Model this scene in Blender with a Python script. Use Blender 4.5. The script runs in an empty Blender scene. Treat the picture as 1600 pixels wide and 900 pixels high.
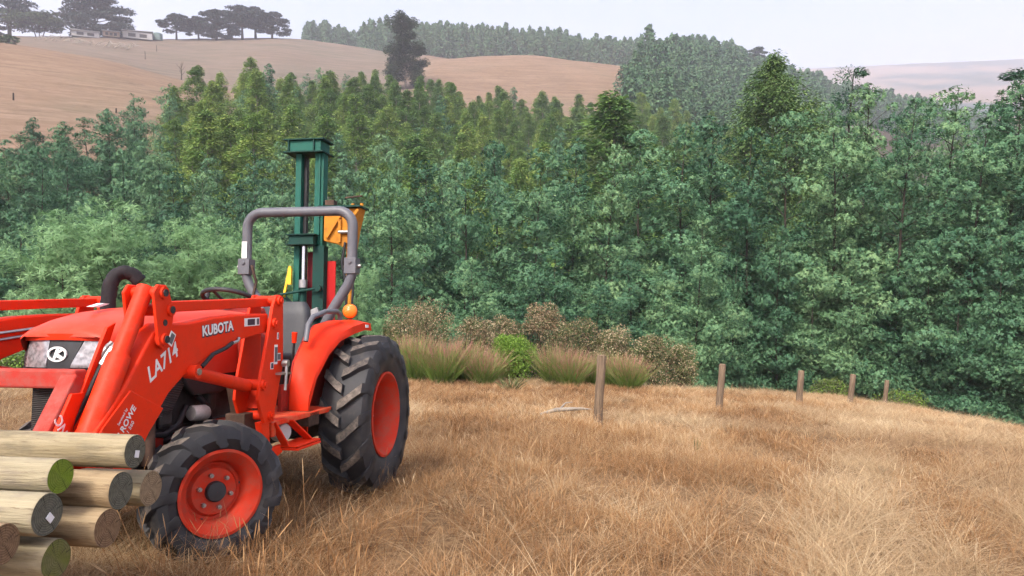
import bpy, bmesh, math, random
import numpy as np
from mathutils import Vector, Matrix
R = math.radians
sc = bpy.context.scene
col = sc.collection

# ------------------------------------------------------------------ camera
cam_d = bpy.data.cameras.new('camera')
cam = bpy.data.objects.new('camera', cam_d); col.objects.link(cam)
cam.location = (0, 0, 1.6); cam.rotation_euler = (R(85.0), 0, 0)
cam_d.sensor_width = 36; cam_d.lens = 36 * 1150 / 1600
cam_d.clip_start = 0.05; cam_d.clip_end = 9000
sc.camera = cam
# ------------------------------------------------------------------ sky and sun
SUN_EL, SUN_AZ = 52.0, 205.0            # azimuth clockwise from +Y: behind the camera, a little to its left
world = bpy.data.worlds.new('World'); sc.world = world; world.use_nodes = True
nt = world.node_tree; nt.nodes.clear()
sky = nt.nodes.new('ShaderNodeTexSky'); sky.sky_type = 'NISHITA'; sky.sun_disc = False
sky.sun_elevation = R(SUN_EL); sky.sun_rotation = R(SUN_AZ)
sky.air_density = 1.0; sky.dust_density = 6.0; sky.ozone_density = 1.2; sky.altitude = 200
bg = nt.nodes.new('ShaderNodeBackground'); bg.inputs[1].default_value = 0.13
wo = nt.nodes.new('ShaderNodeOutputWorld')
nt.links.new(sky.outputs[0], bg.inputs[0]); nt.links.new(bg.outputs[0], wo.inputs[0])
sun_d = bpy.data.lights.new('sun', 'SUN'); sun_d.energy = 2.1; sun_d.angle = R(11); sun_d.color = (1.0, .95, .88)
sun = bpy.data.objects.new('sun', sun_d); col.objects.link(sun)
sdir = Vector((math.sin(R(SUN_AZ)) * math.cos(R(SUN_EL)), math.cos(R(SUN_AZ)) * math.cos(R(SUN_EL)), math.sin(R(SUN_EL))))
sun.rotation_euler = sdir.to_track_quat('Z', 'Y').to_euler(); sun.location = sdir * 60
# ------------------------------------------------------------------ render settings
sc.render.engine = 'CYCLES'
sc.view_settings.view_transform = 'Standard'; sc.view_settings.look = 'None'
sc.view_settings.gamma = 1; sc.view_settings.use_curve_mapping = False
sc.view_settings.exposure = 1.32
cy = sc.cycles
cy.use_denoising = True; cy.max_bounces = 5; cy.diffuse_bounces = 2; cy.glossy_bounces = 2
cy.transmission_bounces = 3; cy.transparent_max_bounces = 8; cy.volume_bounces = 2
cy.caustics_reflective = False; cy.caustics_refractive = False
cy.use_adaptive_sampling = True; cy.adaptive_threshold = 0.03

# ------------------------------------------------------------------ object helpers
def tag(o, label=None, cat=None, group=None, kind=None):
    if label: o['label'] = label
    if cat: o['category'] = cat
    if group: o['group'] = group
    if kind: o['kind'] = kind
    return o
def empty(name, loc=(0, 0, 0), rz=0.0, parent=None):
    o = bpy.data.objects.new(name, None); col.objects.link(o)
    o.location = loc; o.rotation_euler = (0, 0, rz); o.empty_display_size = .2; o.parent = parent
    return o
def link(name, me, parent=None):
    o = bpy.data.objects.new(name, me); col.objects.link(o); o.parent = parent
    return o

class MB:
    """collects shapes; build() links them as ONE mesh object"""
    def __init__(s): s.v = []; s.f = []; s.m = []
    def add(s, vs, fs, mat=0):
        n = len(s.v); s.v += [tuple(p) for p in vs]
        for f in fs: s.f.append(tuple(i + n for i in f)); s.m.append(mat)
    def box(s, c, size, rot=None, mat=0):
        hx, hy, hz = [q / 2 for q in size]
        P = [Vector((x, y, z)) for x in (-hx, hx) for y in (-hy, hy) for z in (-hz, hz)]
        if rot is not None: P = [rot @ p for p in P]
        c = Vector(c)
        s.add([p + c for p in P], [(0, 1, 3, 2), (4, 6, 7, 5), (0, 4, 5, 1), (2, 3, 7, 6), (0, 2, 6, 4), (1, 5, 7, 3)], mat)
    def bar(s, a, b, w, t, up=(0, 1, 0), mat=0):
        """rectangular bar a->b, w across in the plane of 'up', t along the other side"""
        a = Vector(a); b = Vector(b); d = (b - a).normalized(); x = Vector(up); x = (x - d * x.dot(d)).normalized(); y = d.cross(x)
        P = [p + x * (sx * w / 2) + y * (sy * t / 2) for p in (a, b) for sx, sy in ((-1, -1), (1, -1), (1, 1), (-1, 1))]
        s.add(P, [(3, 2, 1, 0), (4, 5, 6, 7), (0, 1, 5, 4), (1, 2, 6, 5), (2, 3, 7, 6), (3, 0, 4, 7)], mat)
    def prism(s, poly, v0, v1, axis=1, mat=0):
        """poly of 2-D points (the two axes other than 'axis') extruded v0..v1"""
        n = len(poly)
        def mk(p, q):
            return (q, p[0], p[1]) if axis == 0 else (p[0], q, p[1]) if axis == 1 else (p[0], p[1], q)
        s.add([mk(p, v0) for p in poly] + [mk(p, v1) for p in poly],
              [tuple(range(n)), tuple(range(2 * n - 1, n - 1, -1))] + [(i, n + i, n + (i + 1) % n, (i + 1) % n) for i in range(n)], mat)
    def tube(s, path, r, n=10, cap=True, mat=0):
        path = [Vector(p) for p in path]; rs = r if isinstance(r, (list, tuple)) else [r] * len(path)
        d = (path[1] - path[0]).normalized(); x = d.orthogonal().normalized(); vs = []
        for i, p in enumerate(path):
            d = (path[min(i + 1, len(path) - 1)] - path[max(i - 1, 0)]).normalized()
            x = (x - d * x.dot(d)).normalized(); y = d.cross(x)
            vs += [p + (x * math.cos(2 * math.pi * k / n) + y * math.sin(2 * math.pi * k / n)) * rs[i] for k in range(n)]
        fs = [(i * n + k, i * n + (k + 1) % n, (i + 1) * n + (k + 1) % n, (i + 1) * n + k) for i in range(len(path) - 1) for k in range(n)]
        if cap: fs += [tuple(range(n - 1, -1, -1)), tuple(range((len(path) - 1) * n, len(path) * n))]
        s.add(vs, fs, mat)
    def cyl(s, a, b, r, n=16, mat=0): s.tube([a, b], r, n, True, mat)
    def lathe(s, prof, c, ax, n=32, mat=0, mats=None):
        """prof of (radius, offset along ax)"""
        c = Vector(c); ax = Vector(ax).normalized(); x = ax.orthogonal().normalized(); y = ax.cross(x); vs = []
        for k in range(n):
            e = x * math.cos(2 * math.pi * k / n) + y * math.sin(2 * math.pi * k / n)
            vs += [c + e * r + ax * o for r, o in prof]
        m = len(prof); base = len(s.v); s.v += [tuple(p) for p in vs]
        for k in range(n):
            for j in range(m - 1):
                s.f.append((base + k * m + j, base + k * m + j + 1, base + ((k + 1) % n) * m + j + 1, base + ((k + 1) % n) * m + j))
                s.m.append(mats[j] if mats else mat)
    def loft(s, secs, cap=True, mat=0):
        n = len(secs[0]); vs = [p for q in secs for p in q]
        fs = [(i * n + k, i * n + k + 1, (i + 1) * n + k + 1, (i + 1) * n + k) for i in range(len(secs) - 1) for k in range(n - 1)]
        if cap: fs += [tuple(range(n - 1, -1, -1)), tuple(range((len(secs) - 1) * n, len(secs) * n))]
        s.add(vs, fs, mat)
    def build(s, name, mats, parent=None, smooth=35, bevel=0.0):
        me = bpy.data.meshes.new(name); me.from_pydata(s.v, [], s.f)
        mats = mats if isinstance(mats, (list, tuple)) else [mats]
        for m in mats: me.materials.append(m)
        if len(mats) > 1: me.polygons.foreach_set('material_index', s.m)
        bm = bmesh.new(); bm.from_mesh(me); bmesh.ops.recalc_face_normals(bm, faces=bm.faces); bm.to_mesh(me); bm.free()
        if smooth:
            me.polygons.foreach_set('use_smooth', [True] * len(me.polygons)); me.set_sharp_from_angle(angle=R(smooth))
        me.update()
        o = link(name, me, parent)
        if bevel:
            b = o.modifiers.new('bevel', 'BEVEL'); b.width = bevel; b.segments = 2; b.limit_method = 'ANGLE'; b.angle_limit = R(40); b.harden_normals = False
        return o

# ------------------------------------------------------------------ materials
MAT = {}
class NT:
    def __init__(s, name):
        s.m = bpy.data.materials.new(name); s.m.use_nodes = True; s.t = s.m.node_tree
        s.b = s.t.nodes['Principled BSDF']; s.out = s.t.nodes['Material Output']
    def n(s, typ, **kw):
        x = s.t.nodes.new('ShaderNode' + typ)
        for k, v in kw.items(): setattr(x, k, v)
        return x
    def l(s, a, b): s.t.links.new(a, b)
    def coord(s, kind='Object', scale=(1, 1, 1)):
        tc = s.n('TexCoord'); mp = s.n('Mapping'); mp.inputs['Scale'].default_value = scale
        s.l(tc.outputs[kind], mp.inputs[0]); return mp.outputs[0]
    def noise(s, vec, scale, detail=4, rough=.6, dist=0):
        x = s.n('TexNoise'); x.inputs['Scale'].default_value = scale; x.inputs['Detail'].default_value = detail
        x.inputs['Roughness'].default_value = rough; x.inputs['Distortion'].default_value = dist
        if vec is not None: s.l(vec, x.inputs['Vector'])
        return x.outputs['Fac']
    def ramp(s, fac, stops):
        x = s.n('ValToRGB'); e = x.color_ramp.elements
        while len(e) < len(stops): e.new(.5)
        for q, (p, c) in zip(e, stops): q.position = p; q.color = (*c, 1) if len(c) == 3 else c
        s.l(fac, x.inputs[0]); return x.outputs[0]
    def mix(s, fac, a, b, blend='MIX'):
        x = s.n('Mix', data_type='RGBA', blend_type=blend)
        for i, q in ((0, fac), (6, a), (7, b)):
            if isinstance(q, (int, float)): x.inputs[i].default_value = q
            elif isinstance(q, tuple): x.inputs[i].default_value = (*q, 1)
            else: s.l(q, x.inputs[i])
        return x.outputs[2]
    def math(s, op, a, b=None):
        x = s.n('Math', operation=op)
        for i, q in ((0, a), (1, b)):
            if q is None: continue
            if isinstance(q, (int, float)): x.inputs[i].default_value = q
            else: s.l(q, x.inputs[i])
        return x.outputs[0]
    def bump(s, h, strength=.3, dist=.01):
        x = s.n('Bump'); x.inputs['Strength'].default_value = strength; x.inputs['Distance'].default_value = dist
        s.l(h, x.inputs['Height']); s.l(x.outputs[0], s.b.inputs['Normal'])
    def set(s, col=None, rough=None, metal=None, spec=None, coat=None):
        for k, v in (('Base Color', col), ('Roughness', rough), ('Metallic', metal), ('Specular IOR Level', spec), ('Coat Weight', coat)):
            if v is None: continue
            if isinstance(v, (int, float)): s.b.inputs[k].default_value = v
            elif isinstance(v, tuple): s.b.inputs[k].default_value = (*v, 1)
            else: s.l(v, s.b.inputs[k])
        return s.m

def paint(name, c, wear, rough=.38, amount=.5, scale=9, edge=.0):
    """painted metal with faded, dusty and scuffed patches"""
    t = NT(name); v = t.coord()
    n1 = t.noise(v, scale, 6, .7); n2 = t.noise(v, scale * 7, 5, .7)
    f = t.ramp(n1, [(.5 - .1 * amount, (0, 0, 0)), (.85, (amount, amount, amount))])
    c1 = t.mix(f, c, wear)
    g = t.ramp(n2, [(.61, (0, 0, 0)), (.68, (1, 1, 1))])
    g2 = t.math('MULTIPLY', g, amount * .7)
    c2 = t.mix(g2, c1, tuple(q * .55 + .05 for q in wear))
    r = t.ramp(n1, [(.3, (rough,) * 3), (.8, (min(1, rough + .3),) * 3)])
    t.bump(n2, .06, .002)
    return t.set(c2, r, 0, .2)
def plain(name, c, rough=.5, metal=0, spec=.5, var=.25, scale=20, bump=.0):
    t = NT(name); n1 = t.noise(t.coord(), scale, 5, .65)
    cc = t.ramp(n1, [(.3, tuple(q * (1 - var) for q in c)), (.7, tuple(min(1, q * (1 + var)) for q in c))])
    if bump: t.bump(n1, bump, .01)
    return t.set(cc, rough, metal, spec)
# ------------------------------------------------------------------ the lie of the land
P5 = R(-5.0)
def px_az(px): return math.atan((px - 800) / 1150.0 / math.cos(P5))
def row_z(px, y, r):
    """height of the ground seen in direction (px, y) at horizontal distance r (survey of the slopes)"""
    a = (px - 800) / 1150.0; b = (450 - y) / 1150.0
    rx, ry, rz = a, math.cos(P5) - b * math.sin(P5), math.sin(P5) + b * math.cos(P5)
    return 1.6 + r * rz / math.hypot(rx, ry)
def field_z(x, y):
    yy = np.where(y > 0, y, y * .25)
    xr = np.clip(x, 0, 40)
    return -.155 * (yy - 2.2) - .04 * np.clip(x, -25, 40) - .003 * xr ** 2 - .012 * np.clip(x - 9.5, 0, 9) ** 2
RK = [60, 80, 100, 130, 180, 240, 300, 400, 470, 600, 900, 1500, 2600, 3400]
HILL = {  # column : sight-line rows at the distances RK
    -300: [380, 285, 205, 140, 70, 60, 60, 52, 70, 110, 140, 150, 150, 150],
    0:    [400, 300, 222, 150, 68, 74, 66, 60, 74, 110, 140, 150, 150, 150],
    150:  [420, 315, 240, 168, 90, 94, 80, 62, 76, 110, 140, 150, 150, 150],
    300:  [450, 350, 272, 192, 130, 128, 100, 63, 72, 110, 140, 150, 150, 150],
    450:  [470, 380, 290, 225, 168, 132, 102, 61, 70, 110, 140, 150, 150, 150],
    600:  [488, 405, 320, 245, 184, 142, 116, 81, 84, 110, 140, 150, 150, 150],
    700:  [492, 415, 335, 255, 192, 135, 95, 97, 88, 110, 140, 150, 150, 150],
    800:  [500, 430, 352, 275, 205, 140, 90, 96, 94, 115, 140, 150, 150, 150],
    900:  [500, 438, 368, 295, 216, 150, 97, 106, 104, 120, 145, 150, 140, 150],
    1000: [500, 442, 380, 310, 228, 165, 114, 116, 114, 130, 160, 150, 130, 145],
    1100: [500, 450, 400, 340, 265, 212, 168, 126, 112, 140, 175, 150, 120, 140],
    1200: [500, 455, 410, 360, 292, 250, 205, 160, 150, 170, 185, 155, 112, 135],
    1300: [500, 458, 420, 375, 320, 290, 245, 200, 180, 190, 188, 155, 107, 130],
    1400: [500, 460, 425, 385, 340, 315, 285, 240, 205, 212, 190, 152, 103, 128],
    1600: [500, 462, 430, 395, 355, 335, 310, 270, 240, 230, 188, 148, 95, 120],
    1900: [500, 462, 430, 395, 355, 335, 310, 270, 250, 235, 185, 145, 85, 110]}
EDGE = [(-300, 17.5), (0, 17.5), (600, 19.5), (1000, 20.5), (1130, 22), (1380, 29), (1590, 27.5), (1900, 27)]
def pchip(xk, yk, x):
    xk = np.asarray(xk, float); yk = np.asarray(yk, float); h = np.diff(xk); dl = np.diff(yk) / h
    m = np.zeros_like(yk); m[0], m[-1] = dl[0], dl[-1]
    ok = dl[:-1] * dl[1:] > 0; w1 = 2 * h[1:] + h[:-1]; w2 = h[1:] + 2 * h[:-1]
    with np.errstate(all='ignore'): m[1:-1] = np.where(ok, (w1 + w2) / (w1 / dl[:-1] + w2 / dl[1:]), 0)
    i = np.clip(np.searchsorted(xk, x) - 1, 0, len(h) - 1); t = (x - xk[i]) / h[i]
    return (yk[i] * (1 + 2 * t) * (1 - t) ** 2 + m[i] * h[i] * t * (1 - t) ** 2 + yk[i + 1] * t * t * (3 - 2 * t) + m[i + 1] * h[i] * t * t * (t - 1))
RR = np.concatenate([np.linspace(.4, 40, 160), np.geomspace(40.5, 3400, 200)])
colpx = sorted(HILL); coltab = []
for px in colpx:
    th = px_az(px); re = np.interp(px, *zip(*EDGE)); s, c = math.sin(th), math.cos(th)
    fz = lambda r: float(field_z(np.float64(r * s), np.float64(r * c)))
    ze = fz(re); xk = [re - 2, re, re + 3.5, re + 11, 44] ; yk = [fz(re - 2), ze, ze - 1.5, ze - 6.2, ze - 8.2]
    zz = [row_z(px, y, r) for y, r in zip(HILL[px], RK)]
    xk += RK; yk += zz
    cz = np.where(RR <= re - 2, field_z(RR * s, RR * c), pchip(xk, yk, np.clip(RR, re - 2, 3400)))
    coltab.append(cz)
coltab = np.array(coltab); colaz = np.array([px_az(p) for p in colpx])
AZ = np.concatenate([np.linspace(-math.pi, -.95, 26)[:-1], np.linspace(-.95, .95, 260), np.linspace(.95, math.pi, 26)[1:]])
ZG = np.zeros((len(AZ), len(RR)))
for j in range(len(RR)):
    ZG[:, j] = pchip(colaz, coltab[:, j], np.clip(AZ, colaz[0], colaz[-1]))
Rg, Ag = np.meshgrid(RR, AZ); XG, YG = Rg * np.sin(Ag), Rg * np.cos(Ag)
# near the camera the field is one even slope; to the sides and behind, the paddock goes on
near = field_z(XG, YG)
wside = np.clip((np.abs(Ag) - .95) / .7, 0, 1); wside = wside * wside * (3 - 2 * wside)
cl = np.clip(60 / Rg, 0, 1); side = field_z(XG * cl, YG * cl)
ZG = ZG * (1 - wside) + side * wside
wn = np.clip((17 - Rg) / 2, 0, 1); ZG = ZG * (1 - wn) + near * wn
rng = np.random.default_rng(5)
def vnoise(x, y, seed=0, octv=4):
    """smooth value noise in numpy"""
    out = np.zeros_like(x, float); amp = 1.0; tot = 0
    for o in range(octv):
        xi = np.floor(x).astype(np.int64); yi = np.floor(y).astype(np.int64); fx = x - xi; fy = y - yi
        fx = fx * fx * (3 - 2 * fx); fy = fy * fy * (3 - 2 * fy)
        def hsh(a, b):
            v = np.sin(a * 127.1 + b * 311.7 + seed * 74.7 + o * 19.3) * 43758.5453; return v - np.floor(v)
        out += amp * ((hsh(xi, yi) * (1 - fx) + hsh(xi + 1, yi) * fx) * (1 - fy) + (hsh(xi, yi + 1) * (1 - fx) + hsh(xi + 1, yi + 1) * fx) * fy)
        tot += amp; amp *= .5; x = x * 2.03 + 7; y = y * 2.03 + 3
    return out / tot
ZG += np.where(Rg > 60, (vnoise(XG / 26, YG / 26, 3) - .5) * np.clip((Rg - 60) / 120, 0, 1) * 2.6 * np.clip(Rg / 300, .6, 2.2), 0)
ZG += (vnoise(XG / .9, YG / .9, 8, 3) - .5) * .05 * np.clip((30 - Rg) / 8, 0, 1)
def ground_z(x, y):
    x = np.asarray(x, float); y = np.asarray(y, float); r = np.hypot(x, y); a = np.arctan2(x, y)
    i = np.clip(np.searchsorted(AZ, a) - 1, 0, len(AZ) - 2); j = np.clip(np.searchsorted(RR, r) - 1, 0, len(RR) - 2)
    u = np.clip((a - AZ[i]) / (AZ[i + 1] - AZ[i]), 0, 1); v = np.clip((r - RR[j]) / (RR[j + 1] - RR[j]), 0, 1)
    return (ZG[i, j] * (1 - u) + ZG[i + 1, j] * u) * (1 - v) + (ZG[i, j + 1] * (1 - u) + ZG[i + 1, j + 1] * u) * v
def spot(px, r):
    th = px_az(px); x, y = r * math.sin(th), r * math.cos(th); return x, y, float(ground_z(x, y))
def top_h(px, r, y):
    """height of a thing that stands at (px, r) and reaches row y"""
    return row_z(px, y, r) - spot(px, r)[2]

def make_ground():
    nA, nR = len(AZ), len(RR)
    V = np.stack([XG, YG, ZG], -1).reshape(-1, 3)
    i, j = np.meshgrid(np.arange(nA - 1), np.arange(nR - 1), indexing='ij')
    q = np.stack([i * nR + j, i * nR + j + 1, (i + 1) * nR + j + 1, (i + 1) * nR + j], -1).reshape(-1, 4)
    me = bpy.data.meshes.new('ground'); me.from_pydata(V.tolist(), [], q.tolist() + [[k * nR for k in range(nA - 1, -1, -1)]])
    me.polygons.foreach_set('use_smooth', [True] * len(me.polygons))
    # land cover: r = grazed hill pasture, g = leaf litter under trees, b = far bush blocks
    px = 800 + 1150 * np.tan(np.clip(Ag, -1.2, 1.2)) * math.cos(P5)
    re = np.interp(px, *zip(*EDGE))
    rb = np.interp(px, [-300, 0, 130, 200, 300, 450, 600, 800, 1000, 1100], [62, 66, 72, 78, 104, 142, 148, 162, 172, 470])
    litter = np.clip((Rg - re - .5) / 1.5, 0, 1) * np.clip((rb + 4 - Rg) / 6, 0, 1) * (np.abs(Ag) < 1.2)
    litter = np.maximum(litter, ((Rg > 440) & (Rg < 640) & (px > 480)) * 1.0)
    past = np.clip((Rg - 60) / 15, 0, 1) * (1 - litter)
    bush = (Rg > 700) * np.clip((vnoise(XG / 190, YG / 330, 21) - .52) * 14, 0, 1)
    at = me.color_attributes.new('cover', 'FLOAT_COLOR', 'POINT')
    at.data.foreach_set('color', np.stack([past, litter, bush, np.clip((Rg - 190) / 12, 0, 1) * np.clip((690 - px) / 60, 0, 1)], -1).reshape(-1).astype(np.float32))
    t = NT('ground_cover')
    a = t.n('VertexColor', layer_name='cover'); sp = t.n('SeparateColor'); t.l(a.outputs[0], sp.inputs[0])
    g = t.n('NewGeometry'); pos = g.outputs['Position']
    n1 = t.noise(pos, 1.1, 6, .65); n2 = t.noise(pos, 14, 5, .7)
    straw = t.mix(t.ramp(n2, [(.35, (0, 0, 0)), (.7, (1, 1, 1))]), t.ramp(n1, [(.35, (.075, .042, .022)), (.65, (.15, .085, .042))]), (.23, .145, .075))
    # pasture: streaky terracettes along the contour, faded pink-brown with paler tracks
    mp = t.n('Mapping'); mp.inputs['Scale'].default_value = (.02, .02, .35); t.l(pos, mp.inputs[0])
    n3 = t.noise(mp.outputs[0], 2.6, 8, .72, .8); n4 = t.noise(pos, .022, 4, .55); n5 = t.noise(pos, .5, 5, .7)
    pa = t.ramp(n4, [(.3, (.150, .098, .064)), (.5, (.185, .120, .078)), (.7, (.145, .112, .072))])
    pa = t.mix(t.ramp(n3, [(.42, (0, 0, 0)), (.64, (.7, .7, .7))]), pa, (.27, .188, .13))
    pa = t.mix(t.ramp(n5, [(.5, (0, 0, 0)), (.75, (.5, .5, .5))]), pa, (.105, .065, .043))
    n6 = t.noise(mp.outputs[0], 6.0, 6, .7, .5)
    pa = t.mix(t.ramp(n6, [(.32, (.8, .8, .8)), (.44, (0, 0, 0))]), pa, (.095, .062, .043))
    # the farm hill is grazed greyer than the near spur
    pg = t.ramp(n4, [(.35, (.132, .098, .070)), (.6, (.106, .092, .064))]); pg = t.mix(t.ramp(n3, [(.40, (0, 0, 0)), (.62, (.8, .8, .8))]), pg, (.20, .145, .11)); pg = t.mix(t.ramp(n6, [(.30, (.7, .7, .7)), (.40, (0, 0, 0))]), pg, (.09, .065, .05))
    pa = t.mix(a.outputs[1], pa, pg)
    c = t.mix(sp.outputs[0], straw, pa)
    c = t.mix(sp.outputs[1], c, t.ramp(n1, [(.3, (.035, .028, .018)), (.7, (.085, .06, .035))]))
    c = t.mix(sp.outputs[2], c, (.03, .05, .035))
    t.bump(n2, .5, .03)
    me.materials.append(t.set(c, .95, 0, .1))
    return tag(link('ground', me), kind='structure')
make_ground()

def make_haze():
    m = MB(); m.box((0, 0, 230), (7200, 7200, 560)); 
    t = NT('smoke_haze'); t.t.nodes.remove(t.b)
    pv = t.n('VolumePrincipled'); pv.inputs['Color'].default_value = (.90, .897, 1.0, 1); pv.inputs['Density'].default_value = HAZE
    pv.inputs['Anisotropy'].default_value = .15
    t.l(pv.outputs[0], t.out.inputs['Volume'])
    o = m.build('haze', t.m, smooth=0)
    lo = float(ZG.min()) - 1.0; hi = float(ZG.max()) + 25
    o.scale = (1, 1, (hi - lo) / 560); o.location = (0, 0, lo + (hi - lo) / 2 - 230 * (hi - lo) / 560)
    return tag(o, kind='stuff')
HAZE = 0.00052
make_haze()
# ------------------------------------------------------------------ foliage
def quad_cloud(name, C, D, N, L, W, tint, mats, matidx=None):
    """one mesh of rhombic leaves: centres C, axes D, normals N, lengths L, widths W, tint per leaf"""
    n = len(C); D = D / np.linalg.norm(D, axis=1, keepdims=True)
    S = np.cross(D, N); S /= np.linalg.norm(S, axis=1, keepdims=True) + 1e-9
    L = np.broadcast_to(L, n)[:, None]; W = np.broadcast_to(W, n)[:, None]
    sag = np.array([0, 0, -1.0]) * L * .12
    V = np.stack([C - D * L * .5, C + S * W * .5, C + D * L * .5 + sag, C - S * W * .5], 1).reshape(-1, 3)
    me = bpy.data.meshes.new(name); me.vertices.add(n * 4); me.vertices.foreach_set('co', V.reshape(-1).astype(np.float32))
    me.loops.add(n * 4); me.loops.foreach_set('vertex_index', np.arange(n * 4, dtype=np.int32))
    me.polygons.add(n); me.polygons.foreach_set('loop_start', np.arange(0, n * 4, 4, dtype=np.int32))
    try: me.polygons.foreach_set('loop_total', np.full(n, 4, dtype=np.int32))
    except Exception: pass
    for m in mats: me.materials.append(m)
    if matidx is not None: me.polygons.foreach_set('material_index', np.asarray(matidx, dtype=np.int32))
    me.update(calc_edges=True)
    a = me.attributes.new('tint', 'FLOAT', 'FACE'); a.data.foreach_set('value', np.broadcast_to(tint, n).astype(np.float32))
    return me
def leaf_mat(name, stops, trans=.14, rough=.55, rand=.25):
    """leaf colour varies leaf by leaf and tree by tree"""
    t = NT(name); a = t.n('Attribute', attribute_name='tint')
    oi = t.n('ObjectInfo')
    f = t.math('ADD', a.outputs['Fac'], t.math('MULTIPLY', t.math('SUBTRACT', oi.outputs['Random'], .5), rand))
    c = t.ramp(f, stops)
    t.set(c, rough, 0, .25)
    tr = t.n('BsdfTranslucent'); t.l(c, tr.inputs[0]); mx = t.n('MixShader'); mx.inputs[0].default_value = trans
    t.l(t.b.outputs[0], mx.inputs[1]); t.l(tr.outputs[0], mx.inputs[2]); t.l(mx.outputs[0], t.out.inputs[0])
    return t.m
def rv(n): 
    v = rng.normal(size=(n, 3)); return v / np.linalg.norm(v, axis=1, keepdims=True)
M_wattle = leaf_mat('wattle_leaf', [(0, (.026, .080, .042)), (.35, (.066, .165, .085)), (.7, (.135, .265, .125)), (1, (.22, .35, .155))], rand=.6)
M_feather = leaf_mat('feathery_leaf', [(0, (.11, .23, .095)), (.5, (.22, .38, .17)), (1, (.34, .50, .25))], .3)
M_euc = leaf_mat('eucalypt_leaf', [(0, (.065, .145, .042)), (.45, (.150, .265, .062)), (.8, (.27, .365, .085)), (1, (.37, .44, .11))], .25, rand=.55)
M_dark = leaf_mat('dark_leaf', [(0, (.025, .048, .024)), (.6, (.05, .085, .038)), (1, (.09, .13, .055))])
M_oval = leaf_mat('oval_tree_leaf', [(0, (.055, .12, .036)), (.5, (.11, .195, .058)), (1, (.18, .26, .08))])
M_far = leaf_mat('far_wood_leaf', [(0, (.04, .095, .05)), (.5, (.075, .155, .075)), (1, (.13, .22, .095))], .15)
M_cyp = leaf_mat('cypress_leaf', [(0, (.012, .024, .022)), (.6, (.024, .044, .036)), (1, (.045, .07, .05))], .05)
M_bark = plain('bark', (.050, .042, .034), .9, 0, .1, .4, 3, .5)
M_pale_bark = plain('pale_bark', (.32, .28, .23), .85, 0, .1, .3, 2, .3)

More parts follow.
